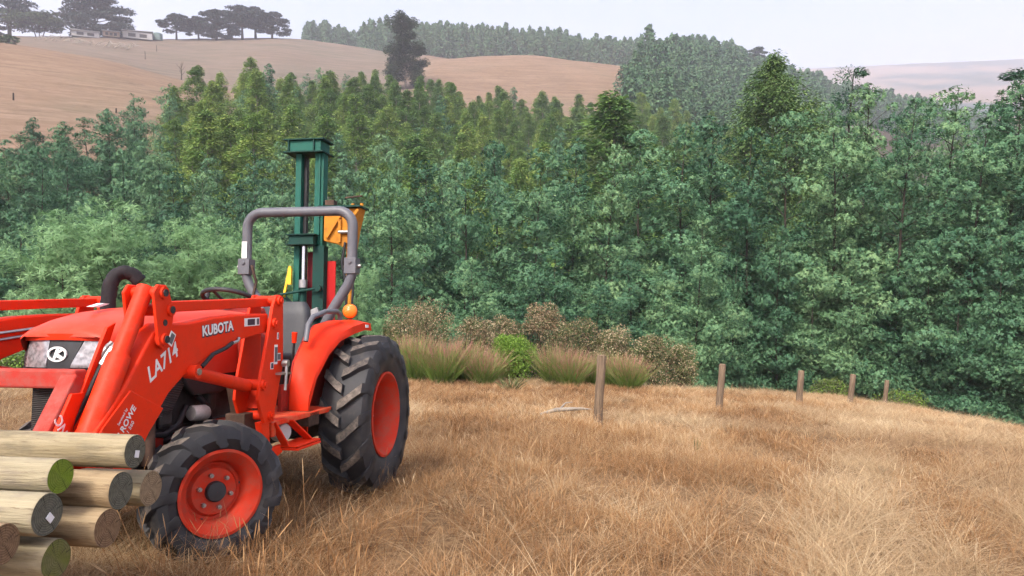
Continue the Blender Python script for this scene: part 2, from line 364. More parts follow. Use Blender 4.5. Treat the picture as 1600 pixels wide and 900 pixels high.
def branch_tree(H, Rad, nb, prof, up, pads, leaves, pad_r, leaf, leafw, mat, bark, seed, droop=.15, trunk_r=.012, flat=.35, t0=.08, hang=0.0, tmax=1.0, lean=.02, rosette=0):
    """trunk with limbs (one mesh) and a crown of leaf pads set along the limbs (another)"""
    global rng
    rng = np.random.default_rng(seed); rnd = random.Random(seed)
    tb = MB(); ph = rnd.uniform(0, 6.3)
    def tp(t): return np.array([lean * H * t * math.cos(ph) + .012 * H * math.sin(5 * t + ph), lean * H * t * math.sin(ph) + .012 * H * math.cos(4 * t + ph), H * t])
    tr = max(.03, trunk_r * H)
    tb.tube([tp(t) for t in np.linspace(0, 1, 9)], [tr * (1 - .93 * t) * (1.25 if t == 0 else 1) for t in np.linspace(0, 1, 9)], 7)
    C, D, N, T = [], [], [], []
    for k in range(nb):
        t = t0 + (tmax - t0) * (k + rnd.random()) / nb
        az = k * 2.39996 + rnd.uniform(-.5, .5); Lb = Rad * prof(t) * (rnd.uniform(.45, 1.22) if rosette else rnd.uniform(.65, 1.12))
        if rosette and rnd.random() < .14: continue
        e = R(up + rnd.uniform(-14, 16)); o = tp(t)
        dh = np.array([math.cos(az), math.sin(az), 0]); 
        def bp(s): return o + dh * Lb * s * math.cos(e) + np.array([0, 0, Lb * (s * math.sin(e) - droop * s * s)])
        if Lb > .5: tb.tube([bp(s) for s in (0, .35, .7, 1)], [tr * .42 * (1 - t * .75), tr * .28 * (1 - t * .75), tr * .16 * (1 - t * .7), .006], 4, False)
        npd = max(1, int(round(pads * max(.35, Lb / Rad))))
        tone = rnd.random()
        for q in range(npd):
            s = (.16 + .90 * (q + rnd.random()) / npd) if rosette else (.42 + .62 * (q + rnd.random()) / npd)
            pr = pad_r * ((1.12 - .34 * t) if rosette else 1.0) * (rnd.uniform(.5, 1.5) if rosette else rnd.uniform(.65, 1.25)) * (.55 + .45 * min(1, Lb / Rad * 1.4))
            side = np.array([-dh[1], dh[0], 0]) * rnd.uniform(-1, 1) * Lb * .28 * s
            c = bp(min(s, 1.05)) + side + np.array([0, 0, rnd.uniform(-.1, .15) * pr])
            n = int(leaves * rnd.uniform(.7, 1.3)); u = rv(n) * (rng.random(n) ** .45)[:, None]
            pts = u * pr; pts[:, 2] *= flat
            pts[:, 2] -= flat * .35 * pr * (u[:, 0] ** 2 + u[:, 1] ** 2)      # domed sprays
            if rosette:                                     # sprays of leaves radiating from points on a domed shell
                ns = max(3, int(n * (pr / pad_r) ** 1.6) // rosette); sc_ = rv(ns); sc_[:, 2] = np.abs(sc_[:, 2]) * 1.15 - .32; sc_ += dh * .25; sc_ *= (.72 + .28 * rng.random(ns))[:, None]
                k_ = np.repeat(np.arange(ns), rosette); n = len(k_); u = sc_[k_]; dd = rv(n); rad_ = leaf * .5
                out_ = u / (np.linalg.norm(u, axis=1, keepdims=True) + 1e-6); dd = dd - out_ * (dd * out_).sum(1, keepdims=True) * .75
                C.append(c + u * pr * [1, 1, flat] + dd * rad_); D.append(dd); N.append(out_ * .9 + rv(n) * .25 + [0, 0, .45])
                T.append(np.clip(.20 + .14 * tone + .18 * rnd.random() + (rng.random(ns) * .30)[k_] + rng.normal(0, .10, n), 0, 1))
                n = n // 2; u = rv(n) * (rng.random(n) ** .4)[:, None]      # loose leaves that soften the spray
                pts = u * pr * [1, 1, flat]
            d = u * [1, 1, .3] + dh * .55 + rv(n) * .45; d[:, 2] += .12 - hang
            nn = u * .9 + rv(n) * .40 + dh * .35 + [0, 0, .55]
            C.append(c + pts); D.append(d); N.append(nn); T.append(np.clip(.16 + .26 * tone + .30 * rnd.random() + rng.normal(0, .14, n), 0, 1))
    C = np.concatenate(C); D = np.concatenate(D); N = np.concatenate(N); T = np.concatenate(T); n = len(C)
    cm = quad_cloud('crown', C, D, N, leaf * rng.uniform(.7, 1.35, n), leafw * rng.uniform(.7, 1.3, n), T, [mat])
    tm = bpy.data.meshes.new('trunk'); tm.from_pydata(tb.v, [], tb.f); tm.materials.append(bark)
    tm.polygons.foreach_set('use_smooth', [True] * len(tm.polygons))
    return tm, cm, H
def put_tree(kind, name, x, y, h, label, group=None, cat='tree', wide=1.0, rz=None, sink=.15):
    tm, cm, H = kind; s = h / H; z = float(ground_z(x, y))
    o = empty(name, (x, y, z - sink), rz if rz is not None else random.uniform(0, 6.28)); o.scale = (s * wide, s * wide, s)
    link('trunk', tm, o); link('crown', cm, o)
    return tag(o, label, cat, group)
ORD = 'first second third fourth fifth sixth seventh eighth ninth tenth eleventh twelfth thirteenth fourteenth fifteenth sixteenth seventeenth eighteenth nineteenth twentieth'.split()
random.seed(11)
p_wat = lambda t: (1 - t) ** .66 * (.62 + .38 * min(1, t / .3)) + .05
p_con = lambda t: (1 - t) ** .85 * (.6 + .4 * min(1, t / .2)) + .07
p_egg = lambda t: math.sin(math.pi * min(1, .12 + .9 * t)) ** .7 + .05
wat = [branch_tree(13, 3.6, 58, p_wat, 32, 3.8, 520, .80, .122, .041, M_wattle, M_bark, s, .10, flat=.72, rosette=11, trunk_r=.0085) for s in (1, 2, 3, 4)]
fea = [branch_tree(6, 2.5, 30, p_egg, 46, 3.6, 420, .70, .17, .020, M_feather, M_bark, s, .10, flat=.75, t0=.04, rosette=14) for s in (11, 12)]
euc = [branch_tree(12.5, 3.7, 66, p_con, 34, 3, 170, .86, .21, .10, M_euc, M_pale_bark, s, .05, flat=.85, hang=.2) for s in (21, 22, 23)]
wat2 = [branch_tree(12, 3.4, 56, p_wat, 34, 3.6, 270, .84, .165, .058, M_wattle, M_bark, s, .1, flat=.75, rosette=9, trunk_r=.0085) for s in (31, 32)]
oval = branch_tree(24, 4.4, 90, p_egg, 40, 4, 300, 1.15, .20, .10, M_oval, M_pale_bark, 41, .1, flat=.8, hang=.3, t0=.3)
spin = branch_tree(17, 2.7, 46, lambda t: (.98 if t < .6 else .42 - .3 * (t - .6)), 28, 4, 200, .78, .14, .05, M_wattle, M_bark, 43, .15, flat=.6, tmax=1.0)
gum = branch_tree(30, 7.8, 52, lambda t: (1.0 - .25 * t) if t < .55 else (.28 if t < .72 else .62), 34, 3, 260, 2.3, .62, .36, M_dark, M_pale_bark, 45, .1, flat=.95, t0=.08, lean=.01)

# front row of wattles beyond the fence line: (column, distance, row of the top, kind)
front = [(612, 30, 285, 0), (668, 33, 255, 1), (722, 30, 262, 2), (772, 34, 225, 3), (838, 31, 240, 0), (893, 35, 222, 1), (948, 32, 232, 2),
         (1003, 36, 205, 3), (1062, 33, 200, 0), (1118, 36, 188, 1), (1172, 33, 205, 2), (1232, 35, 178, 3), (1300, 34, 190, 0), (1352, 37, 160, 1),
         (1408, 34, 185, 2), (1462, 37, 168, 3), (1520, 34, 192, 0), (1572, 37, 150, 1), (1640, 34, 165, 2), (1710, 36, 150, 3)]
for i, (px, r, ty, k) in enumerate(front):
    x, y, z = spot(px, r)
    where = ('the row behind the brown shrubs' if px < 1080 else 'the dark row behind the fence posts')
    j = i if px < 1080 else i - 9
    put_tree(wat[k], 'wattle_tree', x, y, top_h(px, r, ty - (24 if px > 1280 else 0)) + .2, 'blue-green wattle, %s from the left in %s' % (ORD[j], where), 'front row of wattles', wide=random.uniform(.92, 1.12))
# lower wattles that close the row beneath
low = [(1095, 27.5, 330, 1), (1150, 30.5, 400, 2), (1215, 31.5, 350, 0), (1275, 31.5, 420, 3), (1335, 33, 370, 2), (1390, 33.5, 440, 1), (1450, 32.5, 380, 0), (1505, 31.5, 430, 3), (1560, 31.5, 340, 2), (1620, 31, 400, 1),
       (640, 25, 430, 3), (745, 26, 400, 2), (800, 25.5, 450, 1), (868, 26, 385, 0), (930, 26, 440, 2), (985, 27, 400, 3), (1040, 27.5, 430, 1)]
low.sort()
for i, (px, r, ty, k) in enumerate(low):
    x, y, z = spot(px, r); h = top_h(px, r, ty)
    side = 'below the tall wattles behind the fence posts' if px > 1080 else 'below the tall wattles behind the brown shrubs'
    put_tree(wat[k], 'young_wattle', x, y, h, 'young wattle %s, %s from left' % (side, ORD[i if px < 1080 else i - 7]), 'young wattles ' + ('behind the posts' if px > 1080 else 'behind the shrubs'), wide=13 / max(h, 5) * .62)
x, y, z = spot(1214, 46); put_tree(oval, 'oval_crowned_tree', x, y, top_h(1214, 46, 86), 'tall tree with a dense oval green crown above the wattle row', cat='tree', rz=.4)
x, y, z = spot(968, 52); put_tree(euc[1], 'golden_eucalypt', x, y, top_h(968, 52, 152), 'broad yellow-green eucalypt standing above the middle of the wattle row', wide=1.45)
x, y, z = spot(1318, 40); put_tree(spin, 'spindly_wattle', x, y, top_h(1318, 40, 108), 'wattle with a thin bare spindly top against the haze', wide=.9)
x, y, z = spot(1590, 41); put_tree(spin, 'spindly_wattle', x, y, top_h(1590, 41, 108), 'tall dark wattle at the right edge rising above the row', wide=1.35)
back = [(1105, 47, 196), (1160, 50, 190), (1265, 48, 182), (1330, 52, 176), (1385, 47, 178), (1440, 52, 172), (1500, 48, 184), (1545, 54, 168), (1610, 48, 168), (1680, 52, 150), (1290, 60, 176), (1410, 62, 170), (1475, 60, 172), (1230, 62, 190), (1560, 64, 166)]
back.sort()
for i, (px, r, ty) in enumerate(back):
    x, y, z = spot(px, r); h = top_h(px, r, ty)
    put_tree((wat + wat2)[i % 6], 'back_wattle', x, y, h, 'wattle top showing behind the front row on the right, %s from the left' % ORD[i], 'second row of wattles', wide=13 / max(h, 7) * random.uniform(.9, 1.1))
# feathery light wattles just behind the tractor
for i, (px, r, ty, w, lab) in enumerate([(105, 20.5, 372, 1.25, 'light green feathery wattle at the left end behind the tractor hood'), (190, 21.5, 332, 1.3, 'tallest light green feathery wattle behind the black exhaust'),
        (290, 21, 352, 1.2, 'light green feathery wattle behind the steering wheel'), (385, 23, 360, 1.1, 'light green feathery wattle seen through the roll bar'), (560, 24, 430, .9, 'light green feathery wattle behind the amber lamp'), (470, 24, 400, 1.0, 'light green feathery wattle behind the green mast')]):
    x, y, z = spot(px, r); put_tree(fea[i % 2], 'feathery_wattle', x, y, top_h(px, r, ty), lab, 'feathery wattles behind the tractor', wide=w)
# rounded wattles on the left, further down the gully
left = [(-40, 34, 300), (30, 33, 330), (-10, 44, 235), (70, 46, 225), (40, 56, 205), (120, 55, 190), (130, 38, 300), (200, 48, 235), (185, 62, 168), (268, 36, 262), (330, 44, 270), (345, 33, 330), (255, 56, 205), (-60, 60, 200),
        (90, 34, 345), (20, 50, 240), (100, 63, 200), (150, 66, 182), (8, 63, 212), (58, 66, 204), (-30, 50, 245), (110, 48, 250), (420, 38, 300), (480, 40, 285), (540, 36, 300), (580, 42, 262), (400, 50, 235), (620, 46, 240), (690, 48, 232)]
left.sort(); NL = sum(1 for q in left if q[0] < 380)
for i, (px, r, ty) in enumerate(left):
    x, y, z = spot(px, r); h = top_h(px, r, ty)
    put_tree((wat + wat2)[i % 6], 'gully_wattle', x, y, h, ('grey-green wattle in the gully below the left hill, number %s from the left' % (ORD + ['twenty-first', 'twenty-second', 'twenty-third', 'twenty-fourth'])[i]).replace('number ', '') if px < 380 else 'grey-green wattle in the gully behind the tractor, %s from the left' % ORD[i - NL], 'gully wattles left' if px < 380 else 'gully wattles behind the tractor', wide=13 / max(h, 7) * random.uniform(.85, 1.05))
# eucalypt plantation on the far side of the gully
BX = [-150, 0, 130, 200, 300, 450, 600, 800, 1000, 1120]; BR = [60, 62, 68, 78, 104, 140, 147, 160, 172, 178]
def plantation():
    rows = []; r = 50.0
    while r < 178:
        st = 5.3 + .012 * (r - 50)
        px = -160.0
        while px < 1150:
            rb = np.interp(px, BX, BR); a0 = np.interp(px, [-150, 250, 500, 1000, 1150], [60, 58, 50, 56, 70])
            jx = px + random.uniform(-.3, .3) * st / r * 1150; jr = r + random.uniform(-1.6, 1.6)
            if a0 < jr < rb: rows.append((jx, jr))
            px += st / r * 1150 * (1 / math.cos(px_az(px)))
        r += st * .9
    return rows
pl = plantation()
for i, (px, r) in enumerate(pl):
    x, y, z = spot(px, r); left_mix = px < 260 or (r < 62)
    h = np.interp(px, [0, 150, 250, 400], [8.0, 9.5, 11.0, 12.3]) * random.uniform(.86, 1.16)
    if random.random() < (.72 if left_mix else .13):
        put_tree(wat2[i % 2], 'slope_wattle', x, y, h, 'blue-green wattle among the plantation eucalypts across the gully', 'wattles in the plantation', wide=random.uniform(.8, 1.0))
    else:
        put_tree(euc[i % 3], 'plantation_eucalypt', x, y, h, 'pointed yellow-green eucalypt in the plantation below the brown hills', 'plantation eucalypts', wide=random.uniform(1.02, 1.38))
print('plantation', len(pl))

# ------------------------------------------------------------------ scattered stuff through geometry nodes
def scatter(name, pts, rot, scl, idx, protos, kind='stuff'):
    """points carrying rot/scl/idx; every point becomes one of the proto meshes"""
    pc = bpy.data.collections.new(name + '_kinds')
    for k, me in enumerate(protos):
        o = bpy.data.objects.new('%s_kind_%02d' % (name, k), me); pc.objects.link(o)
    me = bpy.data.meshes.new(name); n = len(pts); me.vertices.add(n); me.vertices.foreach_set('co', np.asarray(pts, np.float32).reshape(-1))
    a = me.attributes.new('rot', 'FLOAT_VECTOR', 'POINT'); a.data.foreach_set('vector', np.asarray(rot, np.float32).reshape(-1))
    a = me.attributes.new('scl', 'FLOAT_VECTOR', 'POINT'); a.data.foreach_set('vector', np.asarray(scl, np.float32).reshape(-1))
    a = me.attributes.new('idx', 'INT', 'POINT'); a.data.foreach_set('value', np.asarray(idx, np.int32))
    o = link(name, me); tag(o, kind=kind)
    g = bpy.data.node_groups.new(name + '_scatter', 'GeometryNodeTree')
    g.interface.new_socket('Geometry', in_out='INPUT', socket_type='NodeSocketGeometry'); g.interface.new_socket('Geometry', in_out='OUTPUT', socket_type='NodeSocketGeometry')
    gi = g.nodes.new('NodeGroupInput'); go = g.nodes.new('NodeGroupOutput')
    ci = g.nodes.new('GeometryNodeCollectionInfo'); ci.inputs[0].default_value = pc; ci.inputs[1].default_value = True; ci.inputs[2].default_value = True
    ip = g.nodes.new('GeometryNodeInstanceOnPoints'); ip.inputs['Pick Instance'].default_value = True
    def named(nm, ty):
        q = g.nodes.new('GeometryNodeInputNamedAttribute'); q.data_type = ty; q.inputs[0].default_value = nm; return q.outputs[0]
    er = g.nodes.new('FunctionNodeEulerToRotation'); g.links.new(named('rot', 'FLOAT_VECTOR'), er.inputs[0])
    g.links.new(gi.outputs[0], ip.inputs['Points']); g.links.new(ci.outputs[0], ip.inputs['Instance']); g.links.new(named('idx', 'INT'), ip.inputs['Instance Index'])
    g.links.new(er.outputs[0], ip.inputs['Rotation']); g.links.new(named('scl', 'FLOAT_VECTOR'), ip.inputs['Scale']); g.links.new(ip.outputs[0], go.inputs[0])
    md = o.modifiers.new('scatter', 'NODES'); md.node_group = g
    return o
def far_tree(seed, H=16, Rad=3.0, n=700):
    rg = np.random.default_rng(seed); t = rg.random(n) ** .8; rad = Rad * (1 - t) ** .55 * np.clip(t / .12, .4, 1) + .25
    a = rg.random(n) * 6.283; q = rg.random(n) ** .4; ph = 1 + .25 * np.sin(3 * a + seed)
    C = np.stack([np.cos(a) * rad * q * ph, np.sin(a) * rad * q * ph, -.04 * H + 1.04 * H * t], -1)
    d = rg.normal(size=(n, 3)) + np.stack([np.cos(a), np.sin(a), np.zeros(n)], -1); nn = rg.normal(size=(n, 3)) * .4 + np.stack([np.cos(a), np.sin(a), np.full(n, .6)], -1)
    return quad_cloud('far_tree', C, d, nn, rg.uniform(.8, 1.8, n), rg.uniform(.45, .9, n), np.clip(.25 + .5 * rg.random(n) + .2 * (rg.random() - .5), 0, 1), [M_far])
def far_woods():
    ft = [far_tree(s, 16, rd) for s, rd in ((1, 3.4), (2, 3.8), (3, 3.1), (4, 4.0))]; pts = []
    def region(r0, r1, f0, f1, st, lab=None):
        r = r0
        while r < r1:
            px = f0(r)
            while px < f1(r):
                jx = px + random.uniform(-1.2, 1.2) * st / r * 1150; jr = r + random.uniform(-.4, .4) * st; x, y, z = spot(jx, jr)
                pts.append((x, y, z - .3)); px += st / r * 1150
            r += st
    # wood on the back ridge, then the wood that comes down its right-hand end
    region(445, 520, lambda r: 500 if r > 480 else 590, lambda r: 1230, 5.0)
    region(178, 445, lambda r: np.interp(r, [178, 240, 300, 445], [1010, 1000, 1030, 1060]), lambda r: np.interp(r, [178, 445], [1330, 1250]), 5.2)
    region(445, 560, lambda r: 1230, lambda r: np.interp(r, [445, 560], [1440, 1560]), 6.0)
    n = len(pts); s = np.array([random.uniform(.8, 1.2) for _ in range(n)]); s *= np.where(np.hypot(*np.array(pts)[:, :2].T) < 300, .85, 1.05)
    rot = np.zeros((n, 3)); rot[:, 2] = np.random.default_rng(3).random(n) * 6.28
    print('far wood', n)
    tag(scatter('far_wood', pts, rot, np.stack([s, s, s * np.random.default_rng(4).uniform(.85, 1.15, n)], -1), np.random.default_rng(5).integers(0, 4, n), ft), 'dark hazy eucalypt wood along the back ridge and down its right end', 'wood')
far_woods()
# ------------------------------------------------------------------ tractor
RED = (.78, .030, .003)
M_red = paint('red_paint', RED, (.48, .065, .03), .40, .5, 8)
M_red2 = paint('worn_red_paint', (.42, .034, .022), (.26, .12, .10), .65, 1.0, 14)
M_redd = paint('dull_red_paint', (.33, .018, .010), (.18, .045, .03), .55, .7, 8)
M_fade = paint('faded_hood_red', (.72, .050, .022), (.70, .16, .11), .28, .6, 3)
M_rim = paint('rim_red', (.60, .032, .008), (.30, .12, .08), .55, .85, 10)
M_blk = plain('black_plastic', (.028, .028, .031), .55, 0, .4, .3, 12)
M_dkm = plain('dark_engine_metal', (.05, .047, .045), .65, .3, .4, .55, 9, .2)
M_grey = plain('grey_roll_bar_paint', (.115, .115, .128), .45, 0, .5, .12, 6)
M_steel = plain('bare_steel', (.42, .41, .39), .38, .85, .5, .25, 18)
M_brown = plain('greasy_brown_steel', (.085, .05, .035), .7, .2, .3, .5, 12, .2)
M_seat = plain('seat_vinyl', (.030, .031, .036), .5, 0, .4, .18, 9)
M_hose = plain('rubber_hose', (.016, .016, .018), .6, 0, .4, .2, 10)
M_white = plain('white_print', (.80, .79, .77), .55, 0, .4, .06, 30)
M_ink = plain('dark_print', (.045, .03, .05), .55, 0, .3, .2, 30)
M_yel = plain('yellow_paint', (.85, .50, .03), .5, 0, .4, .15, 15)
M_chrome = plain('chrome', (.78, .78, .79), .15, 1, .5, .05, 10)
def glass_mat(name, c, rough=.08):
    t = NT(name); n1 = t.noise(t.coord(), 38, 3, .5)
    t.bump(n1, .25, .006)
    return t.set(t.ramp(n1, [(.35, tuple(q * .45 for q in c)), (.6, c)]), rough, .35, .7, .6)
M_lens = glass_mat('headlight_lens', (.42, .40, .41))
def amber():
    t = NT('amber_lens'); w = t.n('TexWave', wave_type='RINGS'); w.inputs['Scale'].default_value = 24; t.l(t.coord(), w.inputs[0])
    t.bump(w.outputs['Fac'], .4, .004); return t.set((.90, .19, .012), .2, 0, .6)
M_amber = amber()
def mesh_grille():
    t = NT('grille_mesh'); v = t.coord(); w = t.n('TexWave', bands_direction='Z'); w.inputs['Scale'].default_value = 34; w.inputs['Distortion'].default_value = .6; t.l(v, w.inputs[0])
    t.bump(w.outputs['Fac'], .9, .008)
    return t.set(t.ramp(w.outputs['Fac'], [(.2, (.012, .012, .013)), (.8, (.085, .08, .078))]), .6, 0, .4)
M_grille = mesh_grille()
def tyre_mats():
    t = NT('tyre_rubber'); v = t.coord(); n1 = t.noise(v, 5, 5, .65); n2 = t.noise(v, 60, 4, .6)
    c = t.ramp(n1, [(.32, (.020, .020, .023)), (.55, (.036, .035, .037)), (.72, (.085, .074, .062))]); t.bump(n2, .15, .004)
    a = t.set(c, .62, 0, .4)
    t = NT('scuffed_lug_top'); v = t.coord(); n1 = t.noise(v, 26, 6, .75); n0 = t.noise(v, 3, 3, .5)
    c = t.ramp(t.math('ADD', t.math('MULTIPLY', n1, .75), t.math('MULTIPLY', n0, .3)), [(.42, (.05, .046, .044)), (.58, (.15, .125, .105)), (.72, (.27, .225, .185))]); t.bump(n1, .4, .006)
    return a, t.set(c, .85, 0, .2)
M_tyre, M_lug = tyre_mats()

def text_mesh(txt, size, bold=0.0, extrude=.0006, shear=0.0):
    cu = bpy.data.curves.new('lettering', 'FONT'); cu.body = txt; cu.size = size; cu.offset = bold; cu.extrude = extrude; cu.shear = shear
    cu.align_x = 'CENTER'; cu.align_y = 'CENTER'; cu.resolution_u = 3
    o = bpy.data.objects.new('lettering', cu); col.objects.link(o)
    dg = bpy.context.evaluated_depsgraph_get(); me = bpy.data.meshes.new_from_object(o.evaluated_get(dg)); bpy.data.objects.remove(o)
    return me
def lettering(name, txt, size, pos, ang, mat, parent, bold=0.0, normal='v', shear=0.0, squeeze=1.0):
    """print standing on a face that looks to +v (side) or +u (front); ang turns it in that face"""
    me = text_mesh(txt, size, bold, shear=shear); me.materials.clear(); me.materials.append(mat)
    o = link(name, me, parent)
    Xa, Ya, Za = (Vector((-1, 0, 0)), Vector((0, 0, 1)), Vector((0, 1, 0))) if normal == 'v' else (Vector((0, 1, 0)), Vector((0, 0, 1)), Vector((1, 0, 0)))
    c, s = math.cos(ang), math.sin(ang); X = Xa * c + Ya * s; Y = Ya * c - Xa * s
    m = Matrix((X, Y, Za)).transposed().to_4x4(); m.translation = Vector(pos); o.matrix_local = m @ Matrix.Diagonal((squeeze, 1, 1, 1))
    return o
def decal(parent, u, h, w, t, v=.6225, ang=0, bands=((0, 1, 0),), name='decal'):
    """printed sticker: white ground and darker printed blocks; bands = (from, to, material)"""
    m = MB(); c, s = math.cos(ang), math.sin(ang)
    def rect(x0, x1, y0, y1, dv, mat):
        P = [(u - (x * c - y * s), v + dv, h + x * s + y * c) for x, y in ((x0, y0), (x1, y0), (x1, y1), (x0, y1))]
        Q = [(a, b - .002, d) for a, b, d in P]
        m.add(P + Q, [(0, 1, 2, 3), (7, 6, 5, 4), (0, 4, 5, 1), (1, 5, 6, 2), (2, 6, 7, 3), (3, 7, 4, 0)], mat)
    rect(-w / 2, w / 2, -t / 2, t / 2, 0, 0)
    for a, b, k in bands: rect(-w / 2 + a * w + .002, -w / 2 + b * w - .002, -t * .38, t * .38, .0015, k)
    return m.build(name, [M_white, M_ink, M_yel, M_grey], parent, 0)

TT = Vector((-1.807, 5.776, -.513)); yaw, pit, rol = .163, .145, .018
fw = Vector((-math.sin(yaw), -math.cos(yaw), 0)); lf = Vector((math.cos(yaw), -math.sin(yaw), 0)); upv = Vector((0, 0, 1))
Mw = Matrix((fw, lf, upv)).transposed() @ Matrix(((math.cos(pit), 0, -math.sin(pit)), (0, 1, 0), (math.sin(pit), 0, math.cos(pit)))) @ Matrix(((1, 0, 0), (0, math.cos(rol), -math.sin(rol)), (0, math.sin(rol), math.cos(rol))))
tr = empty('tractor'); m4 = Mw.to_4x4(); m4.translation = TT; tr.matrix_world = m4
tag(tr, 'red tractor with front loader arms and grey roll bar parked on dry grass', 'tractor')

def wheel(name, c, side, r, rb, w, rim_r, nl, lug_h, sweep, dish, steer=0.0, lug_w=.045, hub=None):
    """agricultural wheel: tyre with chevron lugs, rim, disc, hub and bolts; axis along v"""
    g = empty(name, parent=tr); g.matrix_local = Matrix.Translation(c) @ Matrix.Rotation(-steer, 4, 'Z')
    m = MB(); hw = w / 2
    prof = [(rim_r - .005, -hw * .70), (rim_r + .03, -hw * .86), (rim_r + (rb - rim_r) * .5, -hw * 1.0), (rb - .055, -hw * .97), (rb - .02, -hw * .86), (rb - .004, -hw * .55), (rb, 0)]
    prof = prof + [(a, -b) for a, b in prof[-2::-1]]
    m.lathe(prof, (0, 0, 0), (0, 1, 0), 56)
    def P(a, s, rad): return (rad * math.cos(a), s, rad * math.sin(a))
    def rs(s):
        q = abs(s) / hw
        return np.interp(q, [0, .55, .86, .97, 1.02], [rb, rb - .004, rb - .02, rb - .05 - .10 * (rb - rim_r), rb - .05 - .22 * (rb - rim_r)])
    for k in range(nl):
        for sd in (-1, 1):
            a0 = 2 * math.pi * (k + (.5 if sd > 0 else 0)) / nl
            stn = [(-.06, 0), (.25, .22), (.55, .52), (.84, .85), (1.0, 1.04), (1.035, 1.12)]
            ring = []
            for q, f in stn:
                s = sd * hw * q; a = a0 + sweep * f; wd = lug_w * (1.0 if q < .8 else 1.18) / rb
                top = rs(s) + lug_h * (1 if q < .95 else .75 if q < 1.02 else .12); s2 = s * (1.02 if q > .9 else 1)
                if q > 1.02: top = rs(s) - .03
                bs = rs(s) - .012
                ring.append([P(a - wd * .72, s, bs), P(a - wd * .5, s2, top), P(a + wd * .5, s2, top), P(a + wd * .72, s, bs)])
            base = len(m.v); m.v += [p for q in ring for p in q]
            for i in range(len(ring) - 1):
                for j in range(3):
                    m.f.append((base + i * 4 + j, base + i * 4 + j + 1, base + (i + 1) * 4 + j + 1, base + (i + 1) * 4 + j)); m.m.append(1 if (j == 1 and i < 3) else 0)
            m.f.append((base, base + 1, base + 2, base + 3)); m.m.append(0)
            e = base + (len(ring) - 1) * 4; m.f.append((e + 3, e + 2, e + 1, e)); m.m.append(0)
    m.build('tyre', [M_tyre, M_lug], g, 32)
    # moulded rings on the sidewall
    o = side * hw
    m = MB()
    rp = [(rim_r - .03, -o * .72), (rim_r - .005, -o * .80), (rim_r + .006, -o * .78), (rim_r + .006, -o * .70), (rim_r - .035, -o * .55), (rim_r - .055, -o * .1), (rim_r - .055, o * .1), (rim_r - .035, o * .55), (rim_r + .006, o * .72), (rim_r + .010, o * .86), (rim_r - .006, o * .88), (rim_r - .014, o * .80), (rim_r - .046, o * .58), (rim_r - .068, o * .1), (rim_r - .068, -o * .1), (rim_r - .046, -o * .55), (rim_r - .03, -o * .72)]
    m.lathe(rp, (0, 0, 0), (0, 1, 0), 48); m.build('rim', M_rim, g, 40)
    m = MB(); d = side
    m.lathe([(rim_r - .060, dish - d * .03), (rim_r - .062, dish), (rim_r * .80, dish + d * .018), (rim_r * .62, dish + d * .012), (rim_r * .55, dish + d * .035), (rim_r * .40, dish + d * .038), (rim_r * .30, dish + d * .038), (0.001, dish + d * .038)], (0, 0, 0), (0, 1, 0), 40)
    for k in range(4):       # welded feet between disc and rim
        a = k * math.pi / 2 + .5; m.box((math.cos(a) * (rim_r - .06), dish - d * .002, math.sin(a) * (rim_r - .06)), (.05, .02, .09), Matrix.Rotation(-a, 3, 'Y'))
    m.build('disc', M_rim, g, 40)
    m = MB(); hr = rim_r * .245
    m.lathe([(hr, dish + d * .03), (hr, dish + d * .062), (hr * .9, dish + d * .07), (.001, dish + d * .072)], (0, 0, 0), (0, 1, 0), 28); m.build('hub_cap', M_blk, g, 30)
    for k in range(6):
        a = k * math.pi / 3 + .25; q = rim_r * .40; m = MB()
        m.cyl((q * math.cos(a), dish + d * .03, q * math.sin(a)), (q * math.cos(a), dish + d * .058, q * math.sin(a)), rim_r * .055, 6); m.cyl((q * math.cos(a), dish + d * .058, q * math.sin(a)), (q * math.cos(a), dish + d * .068, q * math.sin(a)), rim_r * .028, 8)
        m.build('bolt', M_steel, g, 0)
    for k in range(3):       # dark holes in the disc
        a = k * 2 * math.pi / 3 + .9; q = rim_r * .70; m = MB(); m.cyl((q * math.cos(a), dish + d * .010, q * math.sin(a)), (q * math.cos(a), dish + d * .022, q * math.sin(a)), rim_r * .035, 10); m.build('hole', M_blk, g, 0)
    return g
RA = .60
for s, nm in ((1, 'rear_wheel'), (-1, 'rear_wheel')):
    wheel(nm, (0, s * .665, RA), s, .625, .588, .36, .325, 16, .040, .26, -s * .07, lug_w=.062)
wheel('front_wheel', (1.861 + .085, .515, .395), 1, .375, .352, .235, .222, 13, .026, .30, -.022, steer=.588, lug_w=.046)
wheel('front_wheel', (1.861 - .06, -.52, .395), -1, .375, .352, .235, .222, 13, .026, .30, .022, steer=.588, lug_w=.046)

# ---- hood
def sec(u, w, top, bot, ex=4.0, n=22, crown=.035):
    P = []
    for k in range(n + 1):
        a = math.pi * k / n; cx, sx = math.cos(a), math.sin(a)
        v = w * math.copysign(abs(cx) ** (2 / ex), cx); q = abs(sx) ** (2 / ex)
        P.append((u, v, bot + (top - crown - bot) * q + crown * max(0, 1 - (v / w) ** 2)))
    return P
def nose_u(v, h): return 2.475 - 4.2 * abs(v) ** 3 - .35 * max(0, h - 1.10) ** 1.0 * .55
m = MB()
m.loft([sec(.93, .305, 1.385, 1.01), sec(1.3, .305, 1.395, 1.0), sec(1.7, .30, 1.392, .995), sec(2.0, .295, 1.38, 1.0), sec(2.2, .288, 1.355, 1.03), sec(2.33, .278, 1.325, 1.10), sec(2.41, .262, 1.295, 1.17), sec(2.452, .235, 1.268, 1.205), sec(2.47, .20, 1.248, 1.222)])
hood = m.build('hood', M_fade, tr, 45)
m = MB()   # brow that overhangs the lights
N = 24; P = []
